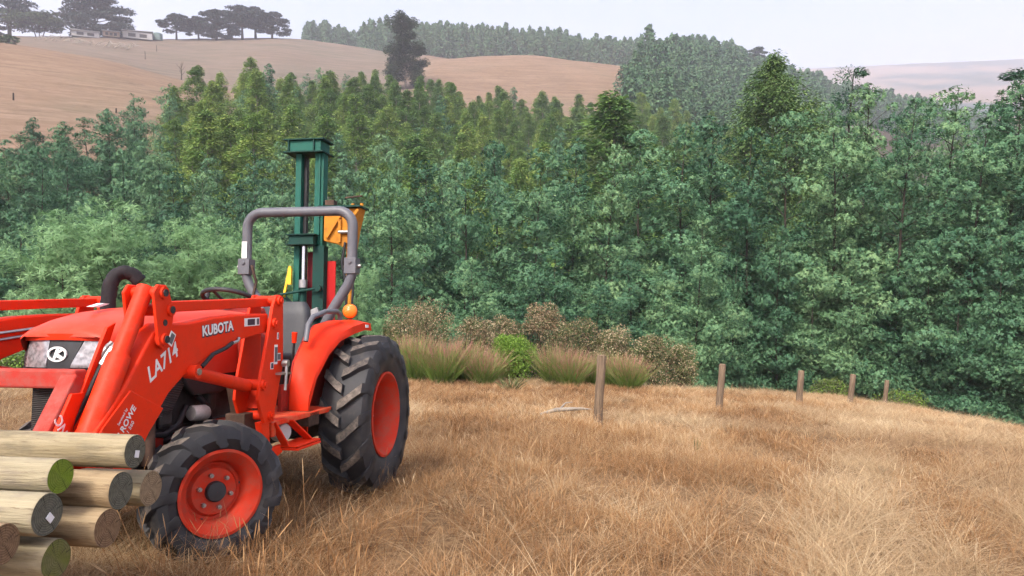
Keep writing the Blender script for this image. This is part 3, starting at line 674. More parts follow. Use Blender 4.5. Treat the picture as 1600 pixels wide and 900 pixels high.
for k in range(N + 1):
    v = -.285 + .57 * k / N
    for dh, du in ((1.212, .000), (1.206, .014), (1.236, .016), (1.250, -.03)): P.append((nose_u(v, 1.2) + du, v, dh - .10 * abs(v) ** 2.2 * 2))
m.add(P, [(k * 4 + j, k * 4 + j + 1, k * 4 + j + 5, k * 4 + j + 4) for k in range(N) for j in range(3)]); m.build('hood_brow', M_red, tr, 50)
def patch(name, edge0, edge1, h0, h1, off, mat, thick=.012, parent=tr, nv=10, nh=5):
    """piece of the curved nose between two slanted edges"""
    m = MB(); F, B = [], []
    for i in range(nh + 1):
        t = i / nh; h = h0 + (h1 - h0) * t
        for k in range(nv + 1):
            a = edge0[0] + (edge0[1] - edge0[0]) * t; b = edge1[0] + (edge1[1] - edge1[0]) * t
            v = a + (b - a) * k / nv; u = nose_u(v, h) + off; F.append((u, v, h)); B.append((u - thick, v, h))
    w = nv + 1; n = len(F); fs = []
    for i in range(nh):
        for k in range(nv):
            q = (i * w + k, i * w + k + 1, (i + 1) * w + k + 1, (i + 1) * w + k); fs.append(q); fs.append(tuple(n + z for z in q[::-1]))
    rim_ = [k for k in range(w)] + [i * w + nv for i in range(1, nh + 1)] + [nh * w + k for k in range(nv - 1, -1, -1)] + [i * w for i in range(nh - 1, 0, -1)]
    for i in range(len(rim_)): a, b = rim_[i], rim_[(i + 1) % len(rim_)]; fs.append((b, a, n + a, n + b))
    m.add(F + B, fs); return m.build(name, mat, parent, 40)
patch('nose_shell', (-.285, -.29), (.285, .29), .985, 1.215, -.006, M_blk)
patch('grille_panel', (-.056, -.060), (.060, .115), 1.055, 1.205, .004, M_blk)
patch('headlight', (-.215, -.205), (-.062, -.066), 1.072, 1.205, .003, M_lens)
patch('headlight', (.066, .121), (.262, .272), 1.072, 1.205, .003, M_lens)
patch('bumper_band', (-.29, -.28), (.29, .28), .985, 1.060, .010, M_blk, .03)
# badge on the grille panel: white oval ring with a slanted notch
bu = nose_u(0, 1.13) + .009
bg_ = empty('badge', (bu, -.004, 1.137), 0, tr); m = MB(); N = 36
def el(a, b, du): return [(du, a * math.cos(2 * math.pi * k / N), b * math.sin(2 * math.pi * k / N)) for k in range(N)]
O, I, O2, I2 = el(.053, .037, .004), el(.043, .028, .004), el(.053, .037, -.004), el(.043, .028, -.004)
m.add(O + I + O2 + I2, [(k, (k + 1) % N, N + (k + 1) % N, N + k) for k in range(N)] + [(k, 2 * N + k, 2 * N + (k + 1) % N, (k + 1) % N) for k in range(N)] + [(N + k, N + (k + 1) % N, 3 * N + (k + 1) % N, 3 * N + k) for k in range(N)]); m.build('ring', M_white, bg_, 30)
m = MB()
for poly in ([(-.010, -.028), (.012, .0275), (-.004, .0275), (-.022, -.022)], [(.006, .002), (.034, .019), (.020, .025), (.002, .010)], [(-.012, -.010), (.022, -.024), (.034, -.016), (.004, .004)]): m.prism(poly, -.003, .003, 0)
m.build('emblem', M_white, bg_, 0)
# radiator screen, frame, engine and axle
m = MB(); Fp = []
for i in range(7):
    for k in range(11): v = -.20 + .40 * k / 10; Fp.append((2.42 - 3.2 * abs(v) ** 3, v, .70 + .29 * i / 6))
m.add(Fp, [(i * 11 + k, i * 11 + k + 1, (i + 1) * 11 + k + 1, (i + 1) * 11 + k) for i in range(6) for k in range(10)])
m.box((2.20, 0, .84), (.38, .42, .29)); m.build('radiator_screen', M_grille, tr, 40)
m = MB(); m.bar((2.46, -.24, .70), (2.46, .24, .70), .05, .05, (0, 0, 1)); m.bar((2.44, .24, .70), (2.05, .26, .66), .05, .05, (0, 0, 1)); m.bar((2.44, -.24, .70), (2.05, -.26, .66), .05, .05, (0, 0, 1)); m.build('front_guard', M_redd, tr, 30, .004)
m = MB(); m.box((1.75, 0, .62), (1.3, .40, .20)); m.box((1.5, 0, .82), (.9, .38, .34)); m.box((.5, 0, .62), (1.2, .36, .36)); m.box((2.0, 0, .47), (.30, .28, .14)); m.build('engine_and_frame', M_dkm, tr, 30, .01)
m = MB(); m.tube([(1.861, -.5, .40), (1.861, -.15, .46), (1.861, .15, .46), (1.861, .5, .40)], [.06, .065, .065, .06], 10); m.cyl((1.861, .42, .26), (1.861, .42, .60), .055, 12); m.cyl((1.861, -.42, .26), (1.861, -.42, .60), .055, 12)
m.tube([(1.70, .40, .40), (1.70, -.40, .40)], .018, 6); m.build('front_axle', M_dkm, tr, 35)
m = MB(); m.cyl((0, -.62, .60), (0, .62, .60), .10, 14); m.box((0, 0, .62), (.40, .5, .42)); m.build('rear_axle', M_dkm, tr, 35, .01)
# engine clutter on the open side
m = MB(); m.prism([(2.30, .79), (2.34, 1.0), (1.95, 1.02), (1.88, .96), (2.0, .80)], .262, .285); m.build('side_screen', M_grille, tr, 0)
m = MB(); m.prism([(1.93, 1.01), (1.55, 1.02), (1.36, .99), (1.36, .92), (1.55, .88), (1.80, .89), (1.88, .95)], .25, .30); m.build('side_cover', M_blk, tr, 0, .012)
fo = MB(); fo.lathe([(.001, 0), (.040, 0), (.045, .008), (.045, .10), (.038, .115), (.001, .115)], (1.79, .27, .785), (-1, .25, -.05), 20); fo.build('oil_filter', plain('filter_white', (.50, .46, .43), .5, .2, .4, .3, 14), tr, 40)
m = MB(); m.tube([(2.12, .24, .86), (2.16, .27, .76), (2.17, .28, .66), (2.18, .29, .56)], .034, 12); m.build('lower_pipe', M_brown, tr, 40)
for pts, r in (([(2.20, .25, .72), (2.05, .29, .70), (1.92, .28, .74), (1.82, .26, .83)], .016), ([(2.10, .25, .66), (1.95, .30, .67), (1.80, .29, .69), (1.66, .27, .74)], .02), ([(1.70, .25, .88), (1.64, .29, .80), (1.60, .28, .70), (1.50, .25, .66)], .017)):
    m = MB(); m.tube(pts, r, 7); m.build('engine_hose', M_hose, tr, 60)
for c, q in (((2.03, .25, .79), (.10, .07, .09)), ((1.92, .24, .66), (.12, .08, .08)), ((1.66, .25, .64), (.10, .08, .10)), ((1.60, .26, .84), (.07, .06, .11))):
    m = MB(); m.box(c, q); m.build('engine_fitting', M_dkm, tr, 30, .012)
m = MB(); m.lathe([(.001, 0), (.05, 0), (.062, .01), (.062, .07), (.055, .085), (.001, .085)], (1.02, .40, .585), (.4, 1, 0), 18); m.build('fuel_filter', M_white, tr, 40)
# exhaust: ribbed black goose-neck standing on the far side of the hood
m = MB(); cu_ = [(1.79, -.285, 1.30), (1.78, -.285, 1.44), (1.77, -.285, 1.52), (1.75, -.27, 1.575), (1.72, -.235, 1.60), (1.69, -.195, 1.585), (1.67, -.165, 1.545)]
pts = []
for i in range(len(cu_) - 1):
    for q in range(4): pts.append(tuple(Vector(cu_[i]).lerp(Vector(cu_[i + 1]), q / 4)))
pts.append(cu_[-1]); m.tube(pts, [.040 + (.0035 if i % 2 else 0) for i in range(len(pts))], 14, False); m.tube(pts[-3:], .033, 12); m.build('exhaust_pipe', plain('sooty_exhaust', (.018, .015, .017), .75, .1, .3, .5, 20, .3), tr, 60)

# ---- platform, dash, wheel, seat
m = MB(); m.prism([(1.46, .675), (1.46, .71), (.55, .71), (.55, .675)], -.60, .60); m.box((1.455, .58, .66), (.05, .06, .09)); m.build('floor_platform', paint('worn_platform_red', RED, (.55, .36, .17), .5, .8, 7), tr, 0, .008)
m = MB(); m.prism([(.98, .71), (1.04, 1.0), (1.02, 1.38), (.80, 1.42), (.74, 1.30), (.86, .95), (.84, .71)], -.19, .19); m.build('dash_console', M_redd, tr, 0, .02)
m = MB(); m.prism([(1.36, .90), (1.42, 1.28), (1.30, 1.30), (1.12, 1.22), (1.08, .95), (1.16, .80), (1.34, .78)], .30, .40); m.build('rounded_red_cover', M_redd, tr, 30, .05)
m = MB(); m.prism([(1.49, .84), (1.49, 1.22), (1.36, 1.22), (1.38, .84)], .395, .415); br = m.build('label_bracket', M_red, tr, 0, .004)
decal(tr, 1.43, 1.14, .06, .05, .4185); decal(tr, 1.43, 1.04, .075, .085, .4185, 0, ((.05, .45, 3), (.5, .95, 1)))
sw = MB(); cx = (.86, -.05, 1.475); ax = Vector((-.35, 0, 1)).normalized(); e1 = Vector((0, 1, 0)); e2 = ax.cross(e1)
sw.tube([Vector(cx) + (e1 * math.cos(a) + e2 * math.sin(a)) * .185 for a in np.linspace(0, 2 * math.pi, 33)], .016, 8, False)
for a in (.3, 2.4, 4.5): sw.tube([Vector(cx) - ax * .05, Vector(cx) + (e1 * math.cos(a) + e2 * math.sin(a)) * .18], .010, 6)
sw.cyl(Vector(cx) - ax * .16, Vector(cx) - ax * .03, .030, 10); sw.cyl(Vector(cx) + e2 * .0 - e1 * .185, Vector(cx) - e1 * .185 + ax * .06, .018, 10); sw.build('steering_wheel', M_blk, tr, 50)
m = MB(); secs = []
for t in np.linspace(0, 1, 9):
    h = 1.04 + .45 * t; w = .225 * (1 - .16 * max(0, t - .6) / .4) * (1 if t < .93 else .86); u = .13 - .10 * t; th = .055 * (1 if t < .9 else .6)
    secs.append([(u + th * math.copysign(abs(math.cos(a)) ** .6, math.cos(a)), -.03 + w * math.copysign(abs(math.sin(a)) ** .55, math.sin(a)), h) for a in np.linspace(0, 2 * math.pi, 25)])
m.loft(secs); m.build('backrest', M_seat, tr, 50)
m = MB(); secs = []
for t in np.linspace(0, 1, 7):
    u = .10 + .42 * t; w = .225 * (1 - .12 * t * t); th = .055 * (1 if 0 < t < 1 else .6)
    secs.append([(u, -.03 + w * math.copysign(abs(math.cos(a)) ** .55, math.cos(a)), 1.05 - .03 * (1 - t) + th * math.copysign(abs(math.sin(a)) ** .6, math.sin(a))) for a in np.linspace(0, 2 * math.pi, 25)])
m.loft(secs); m.build('seat_cushion', M_seat, tr, 50)
m = MB(); m.box((.28, -.03, .90), (.36, .34, .20)); m.build('seat_base', M_blk, tr, 0, .02)
for p in ([(.62, .30, .78), (.68, .34, 1.0), (.72, .37, 1.17)], [(.60, -.30, .78), (.66, -.32, 1.0), (.70, -.33, 1.14)]):
    m = MB(); m.tube(p, .009, 6); lv = m.build('lever', M_blk, tr, 50); m = MB(); m.tube([p[-1], tuple(Vector(p[-1]) + Vector((.005, .005, .075)))], [.016, .020], 10); m.build('lever_knob', M_red, lv, 50)
# ---- fenders
for s in (1, -1):
    inn = [(.872, .66), (.872, .689), (.866, .863), (.803, 1.04), (.637, 1.209), (.478, 1.298), (.209, 1.335), (.02, 1.342), (-.16, 1.335)]
    out = [(.900, .61), (.897, .647), (.879, .80), (.774, .974), (.573, 1.14), (.401, 1.237), (.18, 1.292), (.0, 1.320), (-.16, 1.318)]
    wo_ = [.56, .56, .56, .56, .565, .58, .60, .615, .615]
    m = MB(); m.loft([[(a[0], s * .415, a[1]), (a[0] * .5 + b[0] * .5 + .018, s * (.415 + w) / 2, a[1] * .5 + b[1] * .5 + .016), (b[0], s * w, b[1]), (b[0] - .012, s * (w + .004), b[1] - .058), (b[0] - .03, s * (w - .02), b[1] - .05), (a[0] - .03, s * .425, a[1] - .03)] for a, b, w in zip(inn, out, wo_)], True)
    fd = m.build('fender', M_red, tr, 45)
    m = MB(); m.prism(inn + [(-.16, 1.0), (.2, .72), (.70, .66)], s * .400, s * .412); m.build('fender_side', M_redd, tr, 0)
    # grab rail
    m = MB(); m.tube([(.745, s * .47, 1.18), (.70, s * .465, 1.30), (.64, s * .47, 1.355), (.46, s * .49, 1.40), (.30, s * .51, 1.405), (.25, s * .515, 1.385), (.24, s * .515, 1.34)], .019, 10); m.build('grab_rail', M_grey, tr, 60)
m = MB(); m.box((-.06, .6215, 1.295), (.06, .006, .022)); m.build('reflector', M_white, tr, 0)
# amber lamp on a stalk
m = MB(); m.tube([(.0, .50, 1.34), (.0, .50, 1.39)], .012, 8); m.lathe([(.001, -.025), (.050, -.025), (.060, -.01), (.060, .012)], (.0, .50, 1.415), (1, .18, 0), 24); al = m.build('lamp_base', M_blk, tr, 40)
m = MB(); m.lathe([(.059, .008), (.057, .022), (.040, .036), (.001, .040)], (.0, .50, 1.415), (1, .18, 0), 28); m.build('amber_lens', M_amber, tr, 50)
# step
m = MB(); m.bar((1.46, .60, .70), (1.34, .64, .53), .05, .012, (0, 1, 0)); m.bar((1.24, .60, .69), (1.04, .66, .53), .06, .012, (0, 1, 0)); m.prism([(1.36, .52), (1.36, .535), (1.02, .535), (1.02, .52)], .56, .72); m.bar((1.36, .64, .545), (1.02, .64, .545), .15, .012, (0, 1, 0)); m.build('step', M_red, tr, 0, .004)
m = MB(); m.box((.86, .50, .66), (.16, .20, .10)); m.build('step_bracket', M_brown, tr, 0, .01)
m = MB(); m.box((.92, .395, .80), (.10, .03, .18)); m.box((.92, .413, .80), (.03, .006, .13)); m.build('lever_gate', M_redd, tr, 0, .004)
# ---- roll bar
rb_ = [(-.10, -.20, 1.22), (-.10, -.30, 1.42), (-.10, -.44, 1.64), (-.10, -.468, 1.72), (-.10, -.468, 2.12)]
arc = [(-.10, -.468 + .13 * (1 - math.cos(a)), 2.12 + .13 * math.sin(a)) for a in np.linspace(.25, math.pi / 2, 6)]
half = rb_ + arc; path = half + [(u, -v, h) for u, v, h in half[::-1]]
m = MB(); m.tube(path, .042, 8); m.build('roll_bar', M_grey, tr, 50)
for s in (1, -1):
    m = MB(); m.box((-.10, s * .468, 1.79), (.105, .10, .13)); m.cyl((-.04, s * .468, 1.82), (-.035, s * .468, 1.82), .015, 8); m.build('roll_bar_hinge', M_grey, tr, 0, .01)
    m = MB(); m.cyl((-.10, s * .50, 1.79), (-.10, s * .545, 1.79), .016, 10); m.build('hinge_pin', M_steel, tr, 40)
m = MB(); m.box((-.058, -.468, 1.93), (.006, .045, .14)); m.build('roll_bar_sticker', M_white, tr, 0)
m = MB(); m.tube([(-.06, -.40, 1.80), (-.07, -.36, 1.66), (-.05, -.38, 1.52), (-.05, -.33, 1.38)], .012, 6); m.build('chain', M_brown, tr, 0)

# ---- loader
def loader(s):
    v0, v1 = s * .52, s * .62
    boom = [(1.585, 1.357), (1.925, 1.343), (2.15, 1.325), (2.371, 1.293), (2.56, 1.288), (2.64, 1.245), (2.70, 1.17), (2.807, 1.027), (2.98, .848), (3.06, .74), (3.02, .58), (2.92, .50), (2.86, .52), (2.80, .62), (2.67, .807), (2.58, .89), (2.514, .962), (2.40, 1.036), (2.241, 1.103), (1.917, 1.202), (1.585, 1.247)]
    m = MB(); m.prism(boom, v0, v1); arm = m.build('loader_arm', M_red, tr, 0, .010)
    m = MB()                                         # welded outer doubler plate and its seam
    m.prism([(2.79, 1.0), (2.56, .90), (2.66, .80), (2.80, .62), (2.86, .52), (2.92, .50), (3.0, .58), (3.05, .74), (2.95, .86)], s * .6195, s * .628); m.build('arm_doubler', M_red, tr, 0, .004)
    post = [(1.500, 1.472), (1.548, 1.468), (1.585, 1.41), (1.725, .95), (1.735, .86), (1.66, .72), (1.545, .72), (1.53, .825), (1.445, 1.05), (1.463, 1.43)]
    m = MB(); m.prism(post, s * .632, s * .652); m.prism(post, s * .49, s * .508); m.prism([(1.46, .95), (1.56, .95), (1.60, .80), (1.50, .80)], s * .50, s * .64); po = m.build('loader_post', M_red, tr, 0, .004)
    for u, h, r in ((1.522, 1.435, .030), (1.575, 1.30, .030), (1.69, .945, .032), (1.60, .76, .028)):
        q = MB(); q.cyl((u, s * .485, h), (u, s * .668, h), r, 16); q.cyl((u, s * .66, h), (u, s * .676, h), r * .55, 6); q.build('pivot_pin', M_red, tr, 35)
    m = MB(); m.prism([(1.72, .93), (1.60, .60), (1.50, .60), (1.46, .90)], s * .44, s * .49); m.box((1.62, s * .50, .70), (.20, .12, .16)); m.build('post_mount', M_brown, tr, 0, .006)
    m = MB(); m.prism([(1.68, .73), (1.60, .47), (1.40, .52), (1.43, .56), (1.56, .56), (1.58, .73)], s * .60, s * .64); m.build('lower_brace', M_red, tr, 0, .004)
    # bell crank: two ear plates
    ear = [(2.690, 1.425), (2.66, 1.462), (2.60, 1.462), (2.578, 1.43), (2.535, 1.35), (2.560, 1.20), (2.60, 1.165), (2.64, 1.19), (2.66, 1.28)]
    m = MB(); m.prism(ear, s * .634, s * .650); m.prism(ear, s * .488, s * .504); be = m.build('bell_crank', M_red, tr, 0, .005)
    for u, h in ((2.625, 1.425), (2.570, 1.35), (2.605, 1.215)):
        q = MB(); q.cyl((u, s * .47, h), (u, s * .662, h), .028, 16); q.build('pivot_boss', M_red, tr, 35); q = MB(); q.lathe([(.001, .004), (.017, .004), (.017, 0)], (u, s * .663, h), (0, s, 0), 14); q.build('pivot_pin', M_blk, tr, 35)
    q = MB(); q.lathe([(.001, .002), (.015, .002), (.015, 0)], (2.605, s * .651, 1.29), (0, s, 0), 14); q.build('hole', M_blk, tr, 0)
    m = MB(); m.bar((2.56, s * .57, 1.362), (1.50, s * .57, 1.428), .050, .052, (0, 1, 0)); m.build('leveling_link', M_red, tr, 0, .006)
    # curl cylinder in front of the arm
    a, b = Vector((2.640, s * .565, 1.43)), Vector((3.02, s * .565, .70)); d = (b - a).normalized()
    m = MB(); m.tube([a - d * .02, a + d * .34], .038, 18); m.tube([a + d * .32, a + d * .345, b], [.047, .050, .050], 18); m.build('curl_cylinder', paint('scuffed_cylinder_red', RED, (.36, .09, .06), .4, .6, 16), tr, 40)
    m = MB(); m.cyl((2.345, s * .59, 1.055), (2.345, s * .66, 1.055), .034, 16); m.build('cylinder_boss', M_red, tr, 35); m = MB(); m.cyl((2.345, s * .66, 1.055), (2.345, s * .668, 1.055), .018, 6); m.build('pivot_pin', M_steel, tr, 0)
    a, b = Vector((2.34, s * .605, 1.055)), Vector((1.70, s * .575, .935)); d = (b - a)
    m = MB(); m.tube([a, a + d * .62], .034, 18); m.tube([a + d * .615, a + d * .63, a + d * .93], [.034, .036, .036], 18); m.tube([a + d * .92, b], .022, 12); m.build('lift_cylinder', M_red, tr, 40)
    m = MB(); m.tube([(1.99, s * .628, 1.19), (2.06, s * .636, 1.165), (2.18, s * .634, 1.135), (2.27, s * .63, 1.075)], .011, 8); m.build('hydraulic_hose', M_hose, tr, 60); m = MB(); m.tube([(1.92, s * .626, 1.215), (1.94, s * .63, 1.198), (2.0, s * .63, 1.186)], .009, 8); m.build('hose_fitting', M_steel, tr, 60)
    for k in range(2): m = MB(); m.tube([(2.62, s * .505, 1.14 + .035 * k), (2.3, s * .505, 1.20 + .035 * k), (1.95, s * .505, 1.245 + .03 * k), (1.6, s * .505, 1.275 + .03 * k)], .008, 6); m.build('hydraulic_pipe', M_steel, tr, 60)
    for k, dv in ((0, .035), (1, .0)):
        m = MB(); m.tube([(2.78, s * (.50 - dv), 1.14), (2.80, s * (.485 - dv), 1.09), (2.86, s * (.475 - dv), .98), (2.93, s * (.465 - dv), .86), (2.96, s * (.46 - dv), .72)], .014, 8); m.build('hydraulic_hose', M_hose, tr, 60)
        m = MB(); m.tube([(2.735, s * (.515 - dv * .8), 1.20), (2.76, s * (.51 - dv), 1.175), (2.78, s * (.50 - dv), 1.14), (2.795, s * (.49 - dv), 1.105)], [.012, .016, .015, .017], 8); m.build('hose_fitting', M_steel, tr, 0)
loader(1); loader(-1)
m = MB(); m.tube([(2.93, -.53, .62), (2.93, .53, .62)], .055, 14); m.build('torque_tube', M_red, tr, 50)
# lettering and stickers on the near arm
lettering('brand_lettering', 'KUBOTA', .074, (2.118, .6212, 1.262), R(6.5), M_ink, tr, .0060, squeeze=.98); lettering('brand_lettering', 'KUBOTA', .072, (2.120, .6222, 1.265), R(6.5), M_white, tr, .0022, squeeze=1.0)
lettering('model_lettering', 'LA714', .098, (2.570, .6212, 1.106), R(30), M_white, tr, .002, shear=.25, squeeze=.92)
lettering('dealer_lettering', 'N ROWE', .042, (2.815, .6295, .862), R(52), M_white, tr, .0008); lettering('dealer_lettering', 'Serviced by', .018, (2.838, .6295, .892), R(52), M_white, tr); lettering('dealer_lettering', '5 1 560', .026, (2.793, .6295, .834), R(52), M_white, tr)
decal(tr, 1.775, 1.305, .165, .045, .6225, R(3), ((.18, .68, 1), (.80, .97, 3)))
decal(tr, 1.545, 1.115, .040, .115, .654, 0, ((.05, .95, 3),)); decal(tr, 1.505, 1.10, .04, .045, .654, 0, ((.0, 1.0, 3),)); decal(tr, 1.590, 1.05, .035, .04, .654, 0, ((.1, .9, 1),))
decal(tr, 2.572, 1.218, .040, .062, .664, R(-28), ((.1, .9, 3),))
decal(tr, 1.525, 1.225, .02, .04, .654, 0, ((.2, .8, 3),))
m = MB(); m.tube([(1.475, .665, 1.06), (1.475, .70, 1.06)], .022, 12); m.tube([(1.48, .69, 1.05), (1.49, .69, .90)], .010, 8); m.box((1.485, .665, 1.0), (.12, .06, .012)); m.build('locking_pin', M_steel, tr, 40)
m = MB(); m.prism([(2.28, 1.374), (2.20, 1.395), (2.16, 1.393), (2.24, 1.372)], -.02, .02); m.build('hood_sticker', M_white, hood, 0)

# ---- fork carriage on the loader
m = MB(); m.prism([(2.84, 1.01), (2.84, 1.09), (2.915, 1.09), (2.915, 1.01)], -.46, .46)
cr = m.build('carriage_rail', M_red2, tr, 0, .010)
for s in (1, -1):
    m = MB(); m.bar((2.875, s * .43, 1.05), (3.10, s * .43, .70), .075, .09, (0, 1, 0)); m.build('carriage_leg', M_red2, tr, 0, .008)
    m = MB(); m.prism([(2.70, 1.29), (2.755, 1.268), (2.80, 1.18), (2.97, .84), (3.06, .62), (2.98, .60), (2.88, .86)], s * .462, s * .478); m.build('carriage_plate', M_red, tr, 0, .003)
    m = MB(); m.prism([(2.885, .995), (2.955, .995), (3.12, .70), (3.03, .70)], s * .470, s * .486); side_ = m.build('carriage_side', M_red, tr, 0, .003)
    m = MB(); m.prism([(2.92, .72), (3.03, .70), (3.05, .565), (3.75, .368), (3.76, .345), (3.02, .51), (2.94, .53)], s * .56, s * .66); m.build('fork_tine', M_redd, tr, 0, .006)
lettering('carriage_lettering', 'JNC', .060, (3.005, .4875, .865), R(118), M_white, tr, .001)
m = MB(); m.box((2.90, -.30, 1.075), (.03, .03, .06), Matrix.Rotation(.3, 3, 'X')); m.build('chipped_patch', M_white, tr, 0)
m = MB(); m.lathe([(.001, 0), (.07, 0), (.075, .02), (.075, .16), (.05, .20), (.001, .20)], (2.56, -.36, .80), (0, .3, -1), 18); m.build('front_reservoir', M_blk, tr, 40)
# ------------------------------------------------------------------ post driver behind the tractor
M_green = paint('green_paint', (.018, .115, .085), (.05, .07, .055), .5, .5, 7)
M_dgreen = paint('dark_green_paint', (.010, .050, .040), (.03, .035, .03), .55, .6, 8)
M_maroon = paint('maroon_paint', (.16, .012, .02), (.09, .03, .03), .55, .5, 8)
M_orange = paint('rusty_orange_paint', (.55, .22, .022), (.17, .075, .03), .6, .75, 11)
M_signred = paint('bright_red_paint', (.45, .012, .012), (.35, .05, .04), .5, .4, 8)
pd = empty('post_driver'); pd.matrix_world = m4.copy()
tag(pd, 'green post driver mast with orange head mounted behind the tractor', 'post driver')
U = -1.12
def channel(m, v0, v1, h0, h1, d=.10, t=.012):
    m.box((U + d / 2, (v0 + v1) / 2, (h0 + h1) / 2), (t, v1 - v0, h1 - h0)); m.box((U, v0 + t / 2, (h0 + h1) / 2), (d - t, t, h1 - h0)); m.box((U, v1 - t / 2, (h0 + h1) / 2), (d - t, t, h1 - h0))
m = MB(); channel(m, -.512, -.455, .55, 3.0); m.build('mast_channel', M_green, pd, 0)
m = MB(); m.box((U - .03, -.437, 1.75), (.05, .030, 2.45)); m.build('channel_shade', M_blk, pd, 0)  # black strip standing in for the shaded inside of the left channel
m = MB(); channel(m, -.312, -.222, .55, 3.0); m.bar((U + .065, -.255, .55), (U + .065, -.255, 3.0), .012, .02, (0, 1, 0)); m.build('mast_channel', M_green, pd, 0)
m = MB(); m.box((U, -.405, 3.055), (.22, .34, .105)); m.build('mast_cap', M_green, pd, 0, .004)
for h in (2.996, 3.118): m = MB(); m.box((U, -.405, h), (.27, .41, .012)); m.build('cap_plate', M_dgreen, pd, 0)
for v in (-.56, -.30): m = MB(); m.box((U + .122, v, 3.057), (.02, .012, .105)); m.build('cap_gusset', M_dgreen, pd, 0)
m = MB(); m.box((U + .10, -.395, 2.13), (.12, .25, .085)); m.build('hammer_block', M_dgreen, pd, 0, .004)
for h in (2.085, 2.178): m = MB(); m.box((U + .10, -.395, h), (.17, .29, .010)); m.build('hammer_plate', M_dgreen, pd, 0)
m = MB(); m.box((U + .05, -.24, 1.40), (.10, .115, 1.35)); m.build('mast_column', M_dgreen, pd, 0, .004)
m = MB(); m.box((U - .01, -.345, 1.45), (.02, .10, 1.15)); m.build('maroon_panel', M_maroon, pd, 0)
m = MB(); m.cyl((U + .09, -.392, 1.70), (U + .09, -.392, 2.08), .018, 14); m.build('piston_rod', M_chrome, pd, 40)
m = MB(); m.cyl((U + .09, -.392, .9), (U + .09, -.392, 1.70), .034, 14); m.build('ram_barrel', M_dgreen, pd, 40)
m = MB(); m.cyl((U + .09, -.392, 1.67), (U + .09, -.392, 1.745), .042, 14); m.build('ram_gland', M_steel, pd, 40)
m = MB(); m.tube([(U + .14, -.60, 1.60), (U + .14, -.20, 1.665)], .013, 8); m.cyl((U + .12, -.21, 1.66), (U + .17, -.21, 1.66), .03, 10); m.build('control_rod', M_dgreen, pd, 40)
m = MB(); m.prism([(-.62, 1.52), (-.60, 1.60), (-.50, 1.50), (-.46, 1.44), (-.56, 1.42)], U + .02, U + .14, 0); m.build('guide_gusset', M_dgreen, pd, 0)
m = MB(); m.bar((U + .1, -.595, 1.52), (U + .1, -.525, 1.88), .022, .022, (0, 1, 0)); m.box((U + .1, -.525, 1.78), (.03, .035, .16)); m.build('yellow_handle', M_yel, pd, 0)
m = MB(); m.box((U + .02, -.135, 1.62), (.012, .085, .62)); m.build('red_guard', M_signred, pd, 0)
m = MB(); m.box((U + .05, -.39, .75), (.24, .50, .30)); m.box((U + .30, -.2, .62), (.55, .40, .08)); m.build('driver_base', M_dgreen, pd, 0, .006)
m = MB(); m.box((U + .10, -.25, 1.42), (.10, .10, .09), Matrix.Rotation(.4, 3, 'X')); m.build('valve_block', M_steel, pd, 0, .006)
m = MB(); m.tube([(U + .15, -.24, 1.36), (U + .22, -.16, 1.40), (U + .25, -.06, 1.36), (U + .25, .0, 1.22)], .016, 7); m.build('driver_hose', M_hose, pd, 60)
# orange auger head that hangs on the right of the mast
OU = U + .02
m = MB(); m.prism([(-.19, 2.43), (.135, 2.43), (.165, 2.445), (.12, 2.25), (.085, 2.02), (.0, 2.06), (-.05, 2.09), (-.19, 2.12)], OU - .10, OU + .08, 0); m.build('auger_housing', M_orange, pd, 0, .008)
m = MB(); m.box((OU, -.02, 2.447), (.26, .42, .018)); m.build('housing_top', M_dgreen, pd, 0)
for a, b in (((.03, 2.42), (.085, 2.33)), ((.165, 2.42), (.10, 2.33)), ((.092, 2.34), (.092, 1.98)), ((-.02, 2.32), (-.02, 2.10)), ((-.15, 2.15), (-.02, 2.36))):
    m = MB(); m.bar((OU + .095, *a), (OU + .095, *b), .030, .03, (1, 0, 0)); m.build('housing_rib', M_orange, pd, 0, .004)
m = MB(); m.cyl((OU + .10, -.03, 2.20), (OU + .10, .10, 2.20), .018, 10); m.build('cross_pin', M_steel, pd, 40)
m = MB(); m.tube([(OU + .06, .085, 2.1), (OU + .06, .085, 1.78)], .045, 10); m.build('auger_shaft', M_orange, pd, 40)
for k, pts in enumerate(([(OU + .10, .04, 2.1), (OU + .13, .02, 1.9), (OU + .12, .06, 1.72), (OU + .12, .075, 1.40)], [(OU + .08, .11, 1.85), (OU + .10, .125, 1.65), (OU + .10, .11, 1.40)])):
    m = MB(); m.tube(pts, .013, 7); m.build('driver_hose', M_hose, pd, 60)
m = MB(); m.tube([(OU + .09, .09, 1.68), (OU + .10, .10, 1.60), (OU + .10, .085, 1.42)], [.03, .02, .03], 7); m.build('rusty_linkage', M_orange, pd, 40)
for v in (-.17, -.13, .07, .16): m = MB(); m.cyl((OU, v, 2.45), (OU, v, 2.52 if v < 0 else 2.49), .016, 8); m.build('housing_bolt', M_orange, pd, 30)
m = MB(); m.tube([(OU + .02, .0, 2.545), (OU + .02, .17, 2.56)], .010, 6); m.build('latch_bar', M_brown, pd, 30); m = MB(); m.box((OU, -.155, 2.50), (.08, .09, .05)); m.build('latch_block', M_brown, pd, 0)

